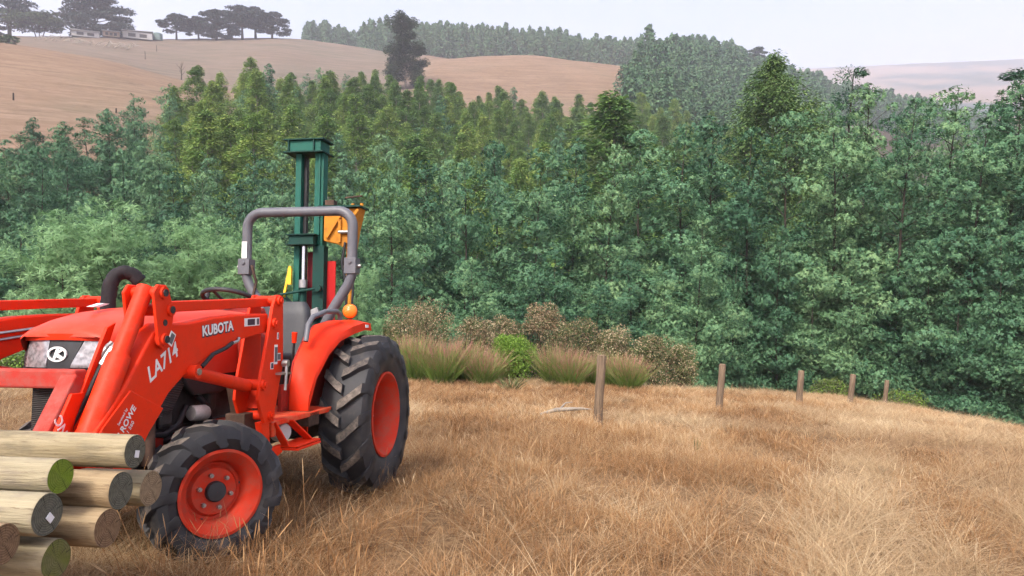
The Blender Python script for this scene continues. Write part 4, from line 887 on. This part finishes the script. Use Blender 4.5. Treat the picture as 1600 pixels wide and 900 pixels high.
# ------------------------------------------------------------------ logs on the forks
def log_side(name, c1, c2, c3):
    t = NT(name); v = t.coord('Object', (1.0, 14, 14)); n1 = t.noise(v, 2.2, 6, .65, .4); n2 = t.noise(t.coord('Object', (3, 9, 9)), 1.6, 4, .6); n3 = t.noise(t.coord('Object', (5, 60, 60)), 2.0, 4, .6)
    c = t.mix(t.ramp(n1, [(.36, (0, 0, 0)), (.66, (1, 1, 1))]), c1, c2); c = t.mix(t.ramp(n2, [(.46, (0, 0, 0)), (.66, (.85, .85, .85))]), c, c3)
    c = t.mix(t.ramp(n3, [(.62, (0, 0, 0)), (.70, (.6, .6, .6))]), c, (.10, .06, .035)); t.bump(t.math('ADD', n1, t.math('MULTIPLY', n3, .8)), .6, .010)
    return t.set(c, .88, 0, .15)
def log_end(name, c1, c2, moss=None, ma=.5):
    t = NT(name); v = t.coord('Object'); mp = t.n('Mapping'); mp.inputs['Scale'].default_value = (0, 1, 1); t.l(v, mp.inputs[0])
    nn = t.n('TexNoise'); nn.inputs['Scale'].default_value = 14; t.l(mp.outputs[0], nn.inputs[0])
    w = t.n('TexWave', wave_type='RINGS', rings_direction='X'); w.inputs['Scale'].default_value = 42; w.inputs['Distortion'].default_value = 2.2; w.inputs['Detail'].default_value = 3; w.inputs['Detail Scale'].default_value = 1.3; t.l(mp.outputs[0], w.inputs[0])
    n2 = t.noise(mp.outputs[0], 60, 4, .6)
    c = t.mix(w.outputs['Fac'], c1, c2); c = t.mix(t.ramp(n2, [(.4, (0, 0, 0)), (.7, (.5, .5, .5))]), c, tuple(q * .45 for q in c1))
    if moss: c = t.mix(t.ramp(nn.outputs['Fac'], [(.30, (ma, ma, ma)), (.62, (ma * .35,) * 3)]), c, moss)
    # radial drying cracks
    sx = t.n('SeparateXYZ'); t.l(v, sx.inputs[0]); an = t.math('ARCTAN2', sx.outputs[1], sx.outputs[2]); cx_ = t.n('CombineXYZ'); t.l(an, cx_.inputs[0]); t.l(t.math('MULTIPLY', nn.outputs['Fac'], .35), cx_.inputs[1])
    ck = t.noise(cx_.outputs[0], 4.5, 2, .5); c = t.mix(t.ramp(ck, [(.60, (0, 0, 0)), (.64, (.85, .85, .85)), (.66, (.85, .85, .85)), (.70, (0, 0, 0))]), c, tuple(q * .25 for q in c1))
    t.bump(w.outputs['Fac'], .5, .003); return t.set(c, .9, 0, .15)
LS = [log_side('pale_log_side', (.25, .20, .115), (.40, .335, .215), (.15, .125, .085)), log_side('brown_log_side', (.26, .18, .10), (.37, .28, .165), (.12, .08, .05)), log_side('grey_log_side', (.26, .22, .14), (.38, .33, .22), (.20, .165, .13))]
E_grey = log_end('grey_log_end', (.10, .10, .075), (.17, .165, .125)); E_tan = log_end('tan_log_end', (.24, .17, .10), (.36, .27, .17)); E_brn = log_end('brown_log_end', (.17, .105, .06), (.27, .175, .10))
E_moss = log_end('moss_log_end', (.14, .13, .07), (.20, .18, .10), (.13, .15, .02), .85); E_green = log_end('green_log_end', (.13, .17, .03), (.20, .24, .05), (.17, .26, .02), .9)
def pix(px, py, D):
    a = (px - 800) / 1150.0; b = (450 - py) / 1150.0
    return Vector((0, 0, 1.6)) + Vector((a, math.cos(P5) - b * math.sin(P5), math.sin(P5) + b * math.cos(P5))) * D
M_tagp = plain('paper_tag', (.75, .75, .76), .6, 0, .3, .08, 40)
logs = [(211, 705, 2.72, 53, 0, E_grey, 'top log of the stack with a grey end and white paper tag', 1, 1.2, 0),
        (95, 744, 2.46, 54, 2, E_green, 'log with a bright green mossy end in the second layer', 0, -.8, 1),
        (189, 766, 2.62, 59, 1, E_grey, 'log with a split grey end right of the green-ended log', 0, .6, 2),
        (236, 763, 2.84, 54, 0, E_tan, 'log with a pale tan ringed end touching the front tyre', 0, .2, 3),
        (74, 804, 2.34, 66, 2, E_grey, 'thick log with a dark grey end and a creased white tag', 1, 1.5, 4),
        (168, 825, 2.55, 60, 1, E_brn, 'log with a brown ringed end lowest on the right', 0, -.4, 5),
        (6, 850, 2.20, 64, 1, E_brn, 'log with a reddish brown end cut by the left edge', 0, .4, 6),
        (88, 874, 2.38, 62, 0, E_moss, 'log with an olive mossy end at the bottom of the stack', 0, 1.0, 7)]
for px, py, D, dpx, ls, em, lab, tagged, skew, sd in logs:
    rg = random.Random(sd); rad = dpx * D / 1150 / 2
    o = empty('log', pix(px, py, D)); ax = (Mw @ Vector((0, 1, 0))); rz = math.atan2(ax.y, ax.x) + R(skew); o.rotation_euler = (0, -math.asin(max(-1, min(1, ax.z))) + R(.35 * skew), rz)
    tag(o, lab, 'log', 'treated pine logs on the loader forks')
    m = MB(); n = 28; L = 2.3; rings = []; ph = rg.uniform(0, 6)
    for k, x in enumerate((-L, -L * .8, -L * .6, -L * .4, -L * .25, -L * .12, -.03, -.004, 0)):
        rr = rad * (.97 if k == 8 else 1) * (1 + .012 * math.sin(3 * x + ph)); rings.append([(x, rr * math.cos(a) * (1 + .018 * math.sin(2 * a + ph)), rr * math.sin(a) * (1 + .018 * math.cos(3 * a + ph + x))) for a in np.linspace(0, 2 * math.pi, n + 1)])
    m.loft(rings, cap=False); m.build('trunk_side', LS[ls], o, 60)
    m = MB()
    for x in (0.0, -L): m.add([(x, 0, 0)] + [(x, rad * .97 * math.cos(a) * (1 + .018 * math.sin(2 * a + ph)), rad * .97 * math.sin(a) * (1 + .018 * math.cos(3 * a + ph + x))) for a in np.linspace(0, 2 * math.pi, n, endpoint=False)], [(0, 1 + k, 1 + (k + 1) % n) for k in range(n)])
    # the two sawn ends are separate discs
    m1, m2 = MB(), MB(); nv = n + 1; m1.add(m.v[:nv], [tuple(f) for f in m.f[:n]]); m2.add(m.v[nv:], [tuple(i - nv for i in f) for f in m.f[n:]])
    m1.build('sawn_end', em, o, 0); m2.build('sawn_end', em, o, 0)
    if tagged:
        m = MB(); rt = Matrix.Rotation(R(35 if sd else -20), 3, 'X'); m.box((.003, rad * .10, -rad * .20), (.003, rad * .34, rad * .42), rt); m.build('paper_tag', M_tagp, o, 0)
# ------------------------------------------------------------------ fence posts
pw = log_side('post_wood', (.26, .17, .10), (.36, .255, .16), (.17, .11, .07))
def post_mat():
    t = NT('weathered_post'); v = t.coord('Object', (22, 22, 1.6)); n1 = t.noise(v, 2.0, 6, .7, .3); n2 = t.noise(t.coord(), 5, 4, .6)
    c = t.ramp(n1, [(.3, (.085, .058, .038)), (.55, (.19, .135, .09)), (.75, (.31, .235, .165))]); c = t.mix(t.ramp(n2, [(.45, (0, 0, 0)), (.7, (.6, .6, .6))]), c, (.16, .12, .09)); t.bump(n1, .5, .006); return t.set(c, .9, 0, .15)
M_post = post_mat()
WORDS = ['nearest and thickest fence post, standing alone left of the others', 'second fence post out from the camera, right of the lone near post', 'middle fence post of the line of five', 'fourth fence post out, second from the far end', 'farthest and smallest fence post at the end of the line']
for i, (xt, yt, xb, yb, D, wpx) in enumerate([(940, 555, 934, 668, 10.6, 14), (1129, 569, 1122, 660, 14.5, 10.5), (1252, 579, 1247, 655, 18.5, 9.5), (1333, 585, 1326, 655, 20.5, 8.5), (1386, 594, 1381, 645, 25.5, 6.8)]):
    b = pix(xb, yb, D); t_ = pix(xt, yt, D); gz = float(ground_z(b.x, b.y)); rad = wpx * D / 1150 / 2
    d = t_ - b; b = b + d * ((gz - b.z) / d.z); d = t_ - b
    o = empty('fence_post', b); o.rotation_euler = d.to_track_quat('Z', 'Y').to_euler(); Lp = d.length
    m = MB(); m.tube([(0, 0, -.25), (0, 0, 0), (.006, 0, Lp * .3), (-.004, .004, Lp * .7), (0, 0, Lp - .012), (0, 0, Lp)], [rad * 1.02, rad * 1.02, rad, rad * 1.01, rad * .98, rad * .88], 14); m.build('post_shaft', M_post, o, 50)
    m = MB(); m.lathe([(rad * .86, 0), (rad * .5, .004), (.001, .006)], (0, 0, Lp), (0, 0, 1), 14); m.build('post_top', E_tan, o, 50)
    tag(o, WORDS[i], 'fence post', 'fence posts in a line')

# ------------------------------------------------------------------ shrubs, tussocks and weeds along the field edge
M_flow = leaf_mat('dry_flower_heads', [(0, (.13, .085, .05)), (.4, (.30, .21, .12)), (.75, (.50, .39, .24)), (1, (.66, .56, .38))], .15)
M_shrub = leaf_mat('shrub_leaf', [(0, (.06, .075, .03)), (.6, (.12, .15, .055)), (1, (.19, .22, .08))])
M_lime = leaf_mat('lime_bush_leaf', [(0, (.085, .17, .02)), (.5, (.15, .27, .035)), (1, (.24, .37, .06))], .3)
M_tus = leaf_mat('tussock_leaf', [(0, (.08, .16, .03)), (.5, (.20, .30, .065)), (.66, (.28, .27, .10)), (.80, (.42, .17, .14)), (1, (.60, .34, .28))], .2, rand=.12)
def shrub(name, px, r, wpx, y_top, label, mats, dens=1.0, frac=.55, leaf=.05, seed=0, base_y=None):
    rg = np.random.default_rng(seed + 50); x, y, z = spot(px, r); W = wpx * r / 1150 / 2; Hh = top_h(px, r, y_top)
    o = empty(name, (x, y, z - .05)); tag(o, label, 'shrub', 'shrubs along the field edge')
    tb = MB(); C, N_, D_, T_, K = [], [], [], [], []
    nc = int(26 * dens)
    for k in range(nc):
        a = rg.random() * 6.28; q = rg.random() ** .5; h = Hh * (.22 + .78 * rg.random() ** .7); wr = W * math.sqrt(max(.05, 1 - (h / Hh - .35) ** 2 / .55)) * q
        c = np.array([wr * math.cos(a), wr * math.sin(a), h * .93]); pr = .24 * W * rg.uniform(.8, 1.5) + .10
        tb.tube([(c[0] * .1, c[1] * .1, 0), tuple(c * [.55, .55, .6]), tuple(c)], [.02, .012, .005], 4, False)
        n = int(330 * dens * .6); u = rg.normal(size=(n, 3)); u /= np.linalg.norm(u, axis=1, keepdims=True); rr = rg.random(n) ** .3
        C.append(c + u * rr[:, None] * pr); d = rg.normal(size=(n, 3)) + u; D_.append(d); N_.append(u + rg.normal(size=(n, 3)) * .6)
        fl = (rg.random(n) < frac) & (rr > .6); K.append(fl.astype(int)); T_.append(np.clip(rg.normal(.5 + .25 * (rg.random() - .5), .2, n), 0, 1))
    C = np.concatenate(C); C[:, 2] = np.maximum(C[:, 2], .03); K = np.concatenate(K); n = len(C)
    cm = quad_cloud('foliage', C, np.concatenate(D_), np.concatenate(N_), np.where(K, leaf * .95, leaf * 1.3) * rg.uniform(.7, 1.3, n), np.where(K, leaf * .8, leaf * .5), np.concatenate(T_), mats, K)
    link('foliage', cm, o); tm = bpy.data.meshes.new('stems'); tm.from_pydata(tb.v, [], tb.f); tm.materials.append(M_bark); link('stems', tm, o)
sm = [M_shrub, M_flow]
for k, a in enumerate([(655, 21.5, 112, 470, 'large shrub covered in pale dry flower heads beside the rear tyre', .58), (745, 22, 70, 492, 'brown shrub between the pale flowered shrub and the green bush', .62), (790, 22.8, 60, 488, 'brownish dry shrub just above the bright green bush', .6), (848, 22.5, 72, 473, 'tallest dark brown dry shrub in the middle of the field edge', .75),
        (900, 22, 78, 497, 'olive shrub with pale seed heads right of the brown one', .4), (962, 21.8, 66, 512, 'pale yellowish shrub behind the first fence post', .5), (1022, 22.5, 70, 525, 'brown flowered shrub right of the first fence post', .4), (1066, 23, 46, 535, 'small dark olive shrub at the right end of the shrubs', .35), (615, 23, 60, 500, 'olive shrub half hidden by the rear tyre', .3)]):
    shrub('flowering_shrub', a[0], a[1], a[2], a[3], a[4], sm, 1.6, a[5], .046, k)
shrub('lime_bush', 803, 20.2, 84, 528, 'bright lime green bush among the tussocks', [M_lime, M_lime], 1.5, .3, .055, 20)
shrub('dark_green_bush', 1425, 30.5, 70, 618, 'green bush at the wood edge beyond the last fence post', [M_shrub, M_lime], 1.0, .4, .07, 22); shrub('dark_green_bush', 1310, 29, 60, 600, 'yellowish low bush in the dark gap between the third and fourth posts', [M_shrub, M_lime], 1.0, .3, .07, 23); shrub('left_bush', 22, 17, 80, 560, 'green bush seen under the loader at the left edge', [M_shrub, M_lime], 1.0, .5, .06, 24)
def blades(name, n, h, spread, width, rg, mat, lean=.5, tlo=0., thi=1., curve=.35, seg=4, by_height=True, hmin=.45):
    V, F, T = [], [], []
    for k in range(n):
        a = rg.random() * 6.283; q = rg.random() ** .6; b = np.array([math.cos(a) * q * spread * .35, math.sin(a) * q * spread * .35, 0])
        hh = h * (hmin + (1 - hmin) * rg.random()); az = a + rg.normal(0, .5); out = np.array([math.cos(az), math.sin(az), 0]); ln = lean * (.25 + rg.random()) * (.4 + q)
        sd = np.array([-out[1], out[0], 0]); tw = rg.random() * 3.14; sd = sd * math.cos(tw) + out * math.sin(tw); base = len(V); tt = tlo + (thi - tlo) * rg.random()
        for s in range(seg + 1):
            t = s / seg; c = b + out * hh * (ln * t + curve * ln * t * t) + np.array([0, 0, hh * t * (1 - .28 * ln * t)]); w = width * (1 - t * .85) * (.6 + .4 * min(1, t * 5))
            V.append(c - sd * w / 2); V.append(c + sd * w / 2)
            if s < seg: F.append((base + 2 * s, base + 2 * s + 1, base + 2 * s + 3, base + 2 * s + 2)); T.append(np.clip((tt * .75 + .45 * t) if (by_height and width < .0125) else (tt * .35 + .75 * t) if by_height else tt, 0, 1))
    me = bpy.data.meshes.new(name); me.from_pydata([tuple(p) for p in V], [], F); me.materials.append(mat)
    at = me.attributes.new('tint', 'FLOAT', 'FACE'); at.data.foreach_set('value', np.array(T, np.float32)); return me
tus = [(648, 18.6, 70), (690, 18.2, 66), (722, 18.8, 62), (752, 18.4, 54), (868, 19.6, 58), (893, 19.2, 52), (922, 19.8, 46), (962, 19.8, 50), (985, 19.4, 48), (780, 19.8, 40), (628, 19.2, 60)]
for k, (px, r, hp) in enumerate(tus):
    rg = np.random.default_rng(70 + k); x, y, z = spot(px, r)
    nm = ['first', 'second', 'third', 'fourth', 'sixth', 'seventh', 'eighth', 'ninth', 'tenth', 'fifth', 'leftmost']
    o = empty('tussock', (x, y, z - .03)); me = blades('blades', 900, hp * r / 1150 * 1.25, .70, .020, rg, M_tus, .42); link('blades', me, o)
    tag(o, 'reddish-topped green tussock, %s from the rear tyre along the field edge' % nm[k] if k < 10 else 'reddish-topped green tussock touching the rear tyre at the field edge', 'tussock', 'tussocks along the field edge')
rg = np.random.default_rng(99); x, y, z = spot(798, 16.6); o = empty('weed_plant', (x, y, z)); link('blades', blades('blades', 70, .42, .5, .035, rg, M_shrub, .7), o); tag(o, 'small yellow-green weed in the dry grass below the lime bush', 'weed')
x, y, z = spot(1093, 8.6); o = empty('thistle', (x, y, z)); link('blades', blades('blades', 9, .24, .06, .022, rg, M_shrub, .3), o); tag(o, 'tiny dark green thistle in the open grass right of the first post', 'weed')
x, y, z = spot(885, 11.6); o = empty('fallen_branch', (x, y, z + .06), .2); tag(o, 'pale bleached branch lying in the grass left of the first post', 'branch')
m = MB(); m.tube([(-.42, 0, .02), (-.15, .04, .07), (.12, .0, .08), (.40, .05, .05)], [.02, .035, .03, .012], 7); m.build('main_stem', M_pale_bark, o, 60)
for p in ([(-.1, .03, .07), (.05, .2, .13), (.2, .28, .12)], [(.1, 0, .08), (.22, -.12, .12), (.38, -.16, .10)]): m = MB(); m.tube(p, [.018, .012, .005], 5); m.build('side_twig', M_pale_bark, o, 60)

# ------------------------------------------------------------------ on the hills: cypresses, gum, farm buildings, dead wood
def cypress(px, r, y_top, y_base, wpx, label, seed, flat=1.0, trunks=1,  bare=.3, lean=0.0, mat=M_cyp, n=4200, name='cypress_tree'):
    rg = np.random.default_rng(seed); x, y, z = spot(px, r); Hh = max(4, row_z(px, y_top, r) - z); W = wpx * r / 1150 / 2
    o = empty(name, (x, y, z - .4)); tag(o, label, 'tree', 'old trees on the hill top')
    tb = MB(); C, Dd, Nn = [], [], []
    for k in range(trunks):
        a = k * 2.4 + seed; tx = W * .25 * (trunks > 1) * math.cos(a); ty = W * .25 * (trunks > 1) * math.sin(a); lx = lean * Hh
        tb.tube([(tx * .4, ty * .4, 0), (tx * .8 + lx * .3, ty * .8, Hh * .35), (tx * 1.3 + lx * .8, ty * 1.3, Hh * .8)], [.045 * Hh / trunks ** .5, .03 * Hh / trunks ** .5, .010 * Hh], 7)
    npad = 30
    for k in range(npad):
        t = bare + (1 - bare) * (k + rg.random()) / npad; a = k * 2.4 + rg.random()
        env = W * (1 - ((t - bare) / (1 - bare)) ** 3.2) ** .5 * (.75 + .25 * min(1, (t - bare) / .1)) if flat else W * (1 - t) ** .6
        q = rg.random() ** .5; c = np.array([math.cos(a) * env * q * .86 + lean * Hh * t, math.sin(a) * env * q * .86, Hh * (t * .95)])
        tb.tube([(lean * Hh * t * .6, 0, Hh * max(.15, t * .72)), tuple(c * [.6, .6, .97]), tuple(c)], [.014 * Hh, .008 * Hh, .003 * Hh], 4, False)
        pr = W * rg.uniform(.20, .36); m_ = n // npad; u = rg.normal(size=(m_, 3)); u /= np.linalg.norm(u, axis=1, keepdims=True); rr = rg.random(m_) ** .45
        p = u * rr[:, None] * pr; p[:, 2] *= .24; C.append(c + p); Dd.append(u * [1, 1, .2] + rg.normal(size=(m_, 3)) * .4); Nn.append(rg.normal(size=(m_, 3)) * .6 + [0, 0, 1])
    C = np.concatenate(C); k = len(C); s = r / 400
    link('crown', quad_cloud('crown', C, np.concatenate(Dd), np.concatenate(Nn), rg.uniform(.8, 1.7, k) * s, rg.uniform(.5, 1.0, k) * s, rg.random(k), [mat]), o)
    tm = bpy.data.meshes.new('trunk'); tm.from_pydata(tb.v, [], tb.f); tm.materials.append(M_bark); tm.polygons.foreach_set('use_smooth', [True] * len(tm.polygons)); link('trunk', tm, o)
HR = 392
cypress(38, HR, -12, 55, 92, 'tall open old cypress at the left end of the hill top', 1, bare=.25, n=6000); cypress(82, HR - 14, 20, 56, 78, 'low spreading green cypress with many trunks beside the tall one', 2, trunks=4, bare=.45, mat=M_dark); cypress(168, HR - 4, -6, 58, 108, 'huge dense dark cypress behind the farm sheds', 3, bare=.10, n=12000)
cypress(291, HR, 22, 61, 50, 'small flat-topped cypress at the left of the hill-top clump', 4, bare=.42); cypress(325, HR, 26, 62, 46, 'leaning cypress second in the hill-top clump', 5, bare=.30, lean=-.1); cypress(352, HR, 15, 62, 58, 'dense low-branched cypress in the middle of the hill-top clump', 6, bare=.14, n=9000)
cypress(391, HR, 9, 58, 64, 'tall cypress with a clear trunk and domed top in the clump', 7, bare=.46); cypress(411, HR + 6, 11, 58, 56, 'cypress with a bare slim trunk right of the domed one', 8, bare=.42); cypress(436, HR, 18, 60, 62, 'cypress at the right end with branches sweeping to the ground', 9, bare=.24, lean=.06); cypress(12, HR + 10, 46, 58, 30, 'dark round bush at the far left of the hill top', 10, bare=.05, n=900, name='hill_bush')
cypress(36, 232, 61, 75, 38, 'green bush on the shoulder between the two left hills', 12, bare=.05, n=900, mat=M_dark, name='hill_bush'); cypress(1175, 452, 70, 110, 44, 'lone umbrella-shaped tree above the right end of the ridge wood', 13, bare=.3, mat=M_dark)
x, y, z = spot(636, 240); put_tree(gum, 'gum_tree', x, y, top_h(636, 240, 27), 'tall ragged gum tree standing alone against the sky', wide=1.35, rz=1.0)
M_wall = plain('weatherboard_white', (.40, .385, .37), .7, 0, .3, .12, 2); M_roof = plain('pale_iron_roof', (.36, .35, .345), .45, .3, .4, .12, 1.5); M_wdark = plain('dark_opening', (.05, .045, .045), .7, 0, .3, .2, 2); M_timber = plain('shed_timber', (.30, .22, .16), .8, 0, .2, .25, 1.2)
def shed(px, r, wpx, hpx, label, wall, nwin, skill=False, depth=6):
    x, y, z = spot(px, r); W = wpx * r / 1150; Hh = hpx * r / 1150; o = empty('farm_shed', (x, y, z - .3), -px_az(px)); tag(o, label, 'shed', 'farm buildings on the hill top')
    m = MB(); m.box((0, 0, Hh * .36), (W, depth, Hh * .72)); m.build('wall', wall, o, 0)
    m = MB(); hw = W / 2 + .4
    if skill: m.prism([(-hw, Hh * .74), (hw, Hh * .86), (hw, Hh * .93), (-hw, Hh * .81)], -depth / 2 - .5, depth / 2 + .5, 1)
    else: m.prism([(-depth / 2 - .6, Hh * .70), (0, Hh), (depth / 2 + .6, Hh * .70), (depth / 2 + .6, Hh * .76), (0, Hh * 1.06), (-depth / 2 - .6, Hh * .76)], -hw, hw, 0)
    m.build('roof', M_roof, o, 0)
    for k in range(nwin): m = MB(); m.box((-W * .38 + W * .76 * (k + .5) / nwin, -depth / 2 - .03, Hh * .34), (W * .5 / nwin, .08, Hh * .38)); m.build('opening', M_wdark, o, 0)
shed(153, HR - 14, 32, 10, 'long pale farm shed with a dark open front under the big cypress', M_wall, 2); shed(192, HR - 12, 20, 9.5, 'small timber shed with upright dark bays beside the big cypress', M_timber, 3); shed(232, HR - 10, 36, 12, 'white gabled barn with a pale iron roof right of the sheds', M_wall, 2, True)
x, y, z = spot(262, HR - 8); o = empty('water_tank', (x, y, z - .2)); m = MB(); m.lathe([(2.2, 0), (2.2, 3.0), (1.6, 3.4), (.001, 3.6)], (0, 0, 0), (0, 0, 1), 18); m.build('tank_wall', plain('tank_green', (.16, .22, .20), .6, 0, .3, .15, 1), o, 40); tag(o, 'round grey-green water tank at the right end of the farm sheds', 'water tank')
rgd = random.Random(4); x, y, z = spot(140, 340); o = empty('dead_wood_heap', (x, y, z), 0); tag(o, 'heap of bleached dead branches on the hill below the sheds', 'dead wood')
for k in range(46):
    a = rgd.uniform(-17, 20); yy = rgd.uniform(-3, 3); L = rgd.uniform(2, 6); an = rgd.uniform(-.5, .5); zz = float(ground_z(x + a, y + yy)) - z; m = MB()
    m.tube([(a, yy, zz + .2), (a + L * .5 * math.cos(an), yy + L * .3 * math.sin(an * 3), zz + .8 + rgd.random() * 1.2), (a + L * math.cos(an), yy + L * .5 * math.sin(an * 3), zz + .3 + rgd.random() * 1.6)], [.16, .12, .05], 5); m.build('dead_branch', M_pale_bark, o, 60)
x, y, z = spot(296, 205); o = empty('dead_sapling', (x, y, z - .2)); tag(o, 'small leafless tree on the slope of the left hill', 'tree'); m = MB(); m.tube([(0, 0, 0), (.1, 0, 2.0), (0, 0, 4.2)], [.16, .11, .03], 6); m.build('trunk', M_bark, o, 60)
for k in range(7): a = k * 2.4; m = MB(); m.tube([(.05, 0, 1.4 + .35 * k), (.7 * math.cos(a), .7 * math.sin(a), 2.0 + .4 * k), (1.1 * math.cos(a), 1.1 * math.sin(a), 2.7 + .4 * k)], [.06, .04, .015], 4); m.build('branch', M_bark, o, 60)
for k, (px, r, hp, lab) in enumerate([(38, 128, 11, 'thin post standing on the near left hillside'), (194, 128, 8, 'short post low on the near left hillside'), (242, 300, 12, 'post on the far slope below the white barn'), (260, 330, 9, 'fence post near the track below the tank')]):
    x, y, z = spot(px, r); h = hp * r / 1150; o = empty('hill_post', (x, y, z - .2)); m = MB(); m.tube([(0, 0, 0), (.05, 0, h)], [.13, .10], 6); m.build('post_shaft', M_bark, o, 60); tag(o, lab, 'post', 'posts on the hills')

# ------------------------------------------------------------------ dry grass over the field
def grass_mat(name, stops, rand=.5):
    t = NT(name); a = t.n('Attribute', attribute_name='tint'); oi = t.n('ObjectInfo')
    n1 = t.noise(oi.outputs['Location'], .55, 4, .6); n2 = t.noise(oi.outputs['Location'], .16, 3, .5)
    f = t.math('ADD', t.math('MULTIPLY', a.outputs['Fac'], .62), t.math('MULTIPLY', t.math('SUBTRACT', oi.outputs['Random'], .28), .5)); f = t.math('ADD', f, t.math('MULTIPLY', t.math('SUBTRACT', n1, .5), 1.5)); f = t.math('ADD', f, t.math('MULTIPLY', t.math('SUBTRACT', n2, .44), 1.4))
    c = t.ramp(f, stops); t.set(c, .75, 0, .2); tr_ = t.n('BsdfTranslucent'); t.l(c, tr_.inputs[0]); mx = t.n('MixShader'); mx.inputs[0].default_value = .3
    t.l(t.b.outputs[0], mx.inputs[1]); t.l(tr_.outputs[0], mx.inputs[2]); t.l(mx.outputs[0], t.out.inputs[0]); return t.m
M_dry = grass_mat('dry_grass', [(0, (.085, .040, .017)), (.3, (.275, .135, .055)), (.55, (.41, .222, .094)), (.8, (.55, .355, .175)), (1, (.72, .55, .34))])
M_straw = grass_mat('flattened_straw', [(0, (.25, .15, .08)), (.4, (.41, .275, .145)), (.8, (.56, .415, .245)), (1, (.66, .53, .34))])
def grass():
    rg = np.random.default_rng(17); P_ = []
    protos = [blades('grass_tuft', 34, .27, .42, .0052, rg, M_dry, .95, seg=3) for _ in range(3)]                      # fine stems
    def seeded(n, h):
        me = blades('seed_stems', n, h, .34, .0032, rg, M_dry, .60, seg=3, hmin=.65); return me
    protos += [seeded(12, .40) for _ in range(2)]
    # seed heads: stems that end in a fat ear
    V, F, T = [], [], []
    for k in range(9):
        a = rg.random() * 6.283; b = np.array([math.cos(a), math.sin(a), 0]) * .10 * rg.random(); out = np.array([math.cos(a + 1), math.sin(a + 1), 0]); h = rg.uniform(.28, .46); ln = rg.uniform(.1, .7)
        sd = np.array([-out[1], out[0], 0]); n0 = len(V); prof = [(0, .0022), (.5, .0022), (.82, .0022), (.86, .0048), (.94, .0042), (1.0, .0015)]
        for t, w in prof: c = b + out * h * ln * t * t + np.array([0, 0, h * t]); V += [c - sd * w / 2, c + sd * w / 2]
        for s in range(len(prof) - 1): F.append((n0 + 2 * s, n0 + 2 * s + 1, n0 + 2 * s + 3, n0 + 2 * s + 2)); T.append(.55 if s < 2 else 1.0)
    me = bpy.data.meshes.new('seed_heads'); me.from_pydata([tuple(p) for p in V], [], F); me.materials.append(M_dry); at = me.attributes.new('tint', 'FLOAT', 'FACE'); at.data.foreach_set('value', np.array(T, np.float32)); protos.append(me)
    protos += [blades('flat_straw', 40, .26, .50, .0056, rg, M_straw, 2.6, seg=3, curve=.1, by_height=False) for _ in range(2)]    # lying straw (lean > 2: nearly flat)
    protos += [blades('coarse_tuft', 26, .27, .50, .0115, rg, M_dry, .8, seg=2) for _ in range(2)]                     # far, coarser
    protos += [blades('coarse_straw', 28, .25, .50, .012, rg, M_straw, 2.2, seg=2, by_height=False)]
    pts, rot, scl, idx = [], [], [], []
    def band(r0, r1, dens, far):
        n = int(.5 * 1.75 * (r1 ** 2 - r0 ** 2) * dens); r = np.sqrt(rg.uniform(r0 ** 2, r1 ** 2, n)); a = rg.uniform(-.82, .82, n) + .03; x, y = r * np.sin(a), r * np.cos(a)
        px = 800 + 1150 * np.tan(a); ok = (r < np.interp(px, *zip(*EDGE)) + .8) & (rg.random(n) < .30 + 1.5 * np.clip(vnoise(x / .55, y / .55, 61, 2) - .18, 0, 1)); x, y, r = x[ok], y[ok], r[ok]; n = len(x); z = ground_z(x, y)
        # pale trampled patches and two wheel tracks running away on the right
        pale = vnoise(x / 2.3, y / 2.3, 31, 3); trk = np.zeros(n)
        for x0, k in ((1.45, .53), (2.75, .60)): trk = np.maximum(trk, np.exp(-((x - x0 - k * (y - 3.1) - .18 * np.sin(y * .6)) / (.30 + .012 * y)) ** 2))
        pm = np.clip((pale - .53) * 7, 0, 1); pm = np.maximum(pm, np.clip(trk * (.55 + .9 * vnoise(x, y, 12, 2)), 0, 1)); u = rg.random(n); flat_ = u < .20 + pm * .82
        k = rg.random(n)
        if far: id_ = np.where(flat_, 10, np.where(k < .5, 8, 9))
        else: id_ = np.where(flat_, np.where(k < .5, 6, 7), np.select([k < .25, k < .5, k < .75, k < .84, k < .92], [0, 1, 2, 3, 4], 5))
        s = rg.uniform(.40, .80, n) * np.where(flat_, 1.05, 1 - .38 * pm) * (.72 + .5 * vnoise(x / 1.4, y / 1.4, 44, 2))
        pts.append(np.stack([x, y, z - .01], -1)); e = np.zeros((n, 3)); e[:, 2] = rg.random(n) * 6.283; e[:, 0] = rg.normal(0, .14, n); e[:, 1] = rg.normal(.05, .14, n); rot.append(e); scl.append(np.stack([s, s, s * rg.uniform(.8, 1.2, n)], -1)); idx.append(id_)
    band(1.6, 5.5, 150, False); band(5.5, 10, 115, False); band(9.5, 30, 66, True)
    # taller seeding stalks left standing round the wheels and the logs, and thinly over the field
    for n, x0, x1, y0, y1, lo, hi in ((22, -2.3, -.4, 2.5, 3.6, .7, 1.2), (16, -1.5, .6, 3.6, 6.2, .7, 1.1), (150, -1.5, 9, 3.4, 14, .55, 1.0)):
        x = rg.uniform(x0, x1, n); y = rg.uniform(y0, y1, n); s = rg.uniform(lo, hi, n); e = np.zeros((n, 3)); e[:, 2] = rg.random(n) * 6.283; e[:, 0] = rg.normal(0, .2, n); e[:, 1] = rg.normal(0, .2, n)
        pts.append(np.stack([x, y, ground_z(x, y) - .01], -1)); rot.append(e); scl.append(np.stack([s, s, s], -1)); idx.append(np.full(n, 5))
    pts_, rot_, scl_, idx_ = map(np.concatenate, (pts, rot, scl, idx)); print('grass tufts', len(pts_))
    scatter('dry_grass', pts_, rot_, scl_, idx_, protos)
grass()
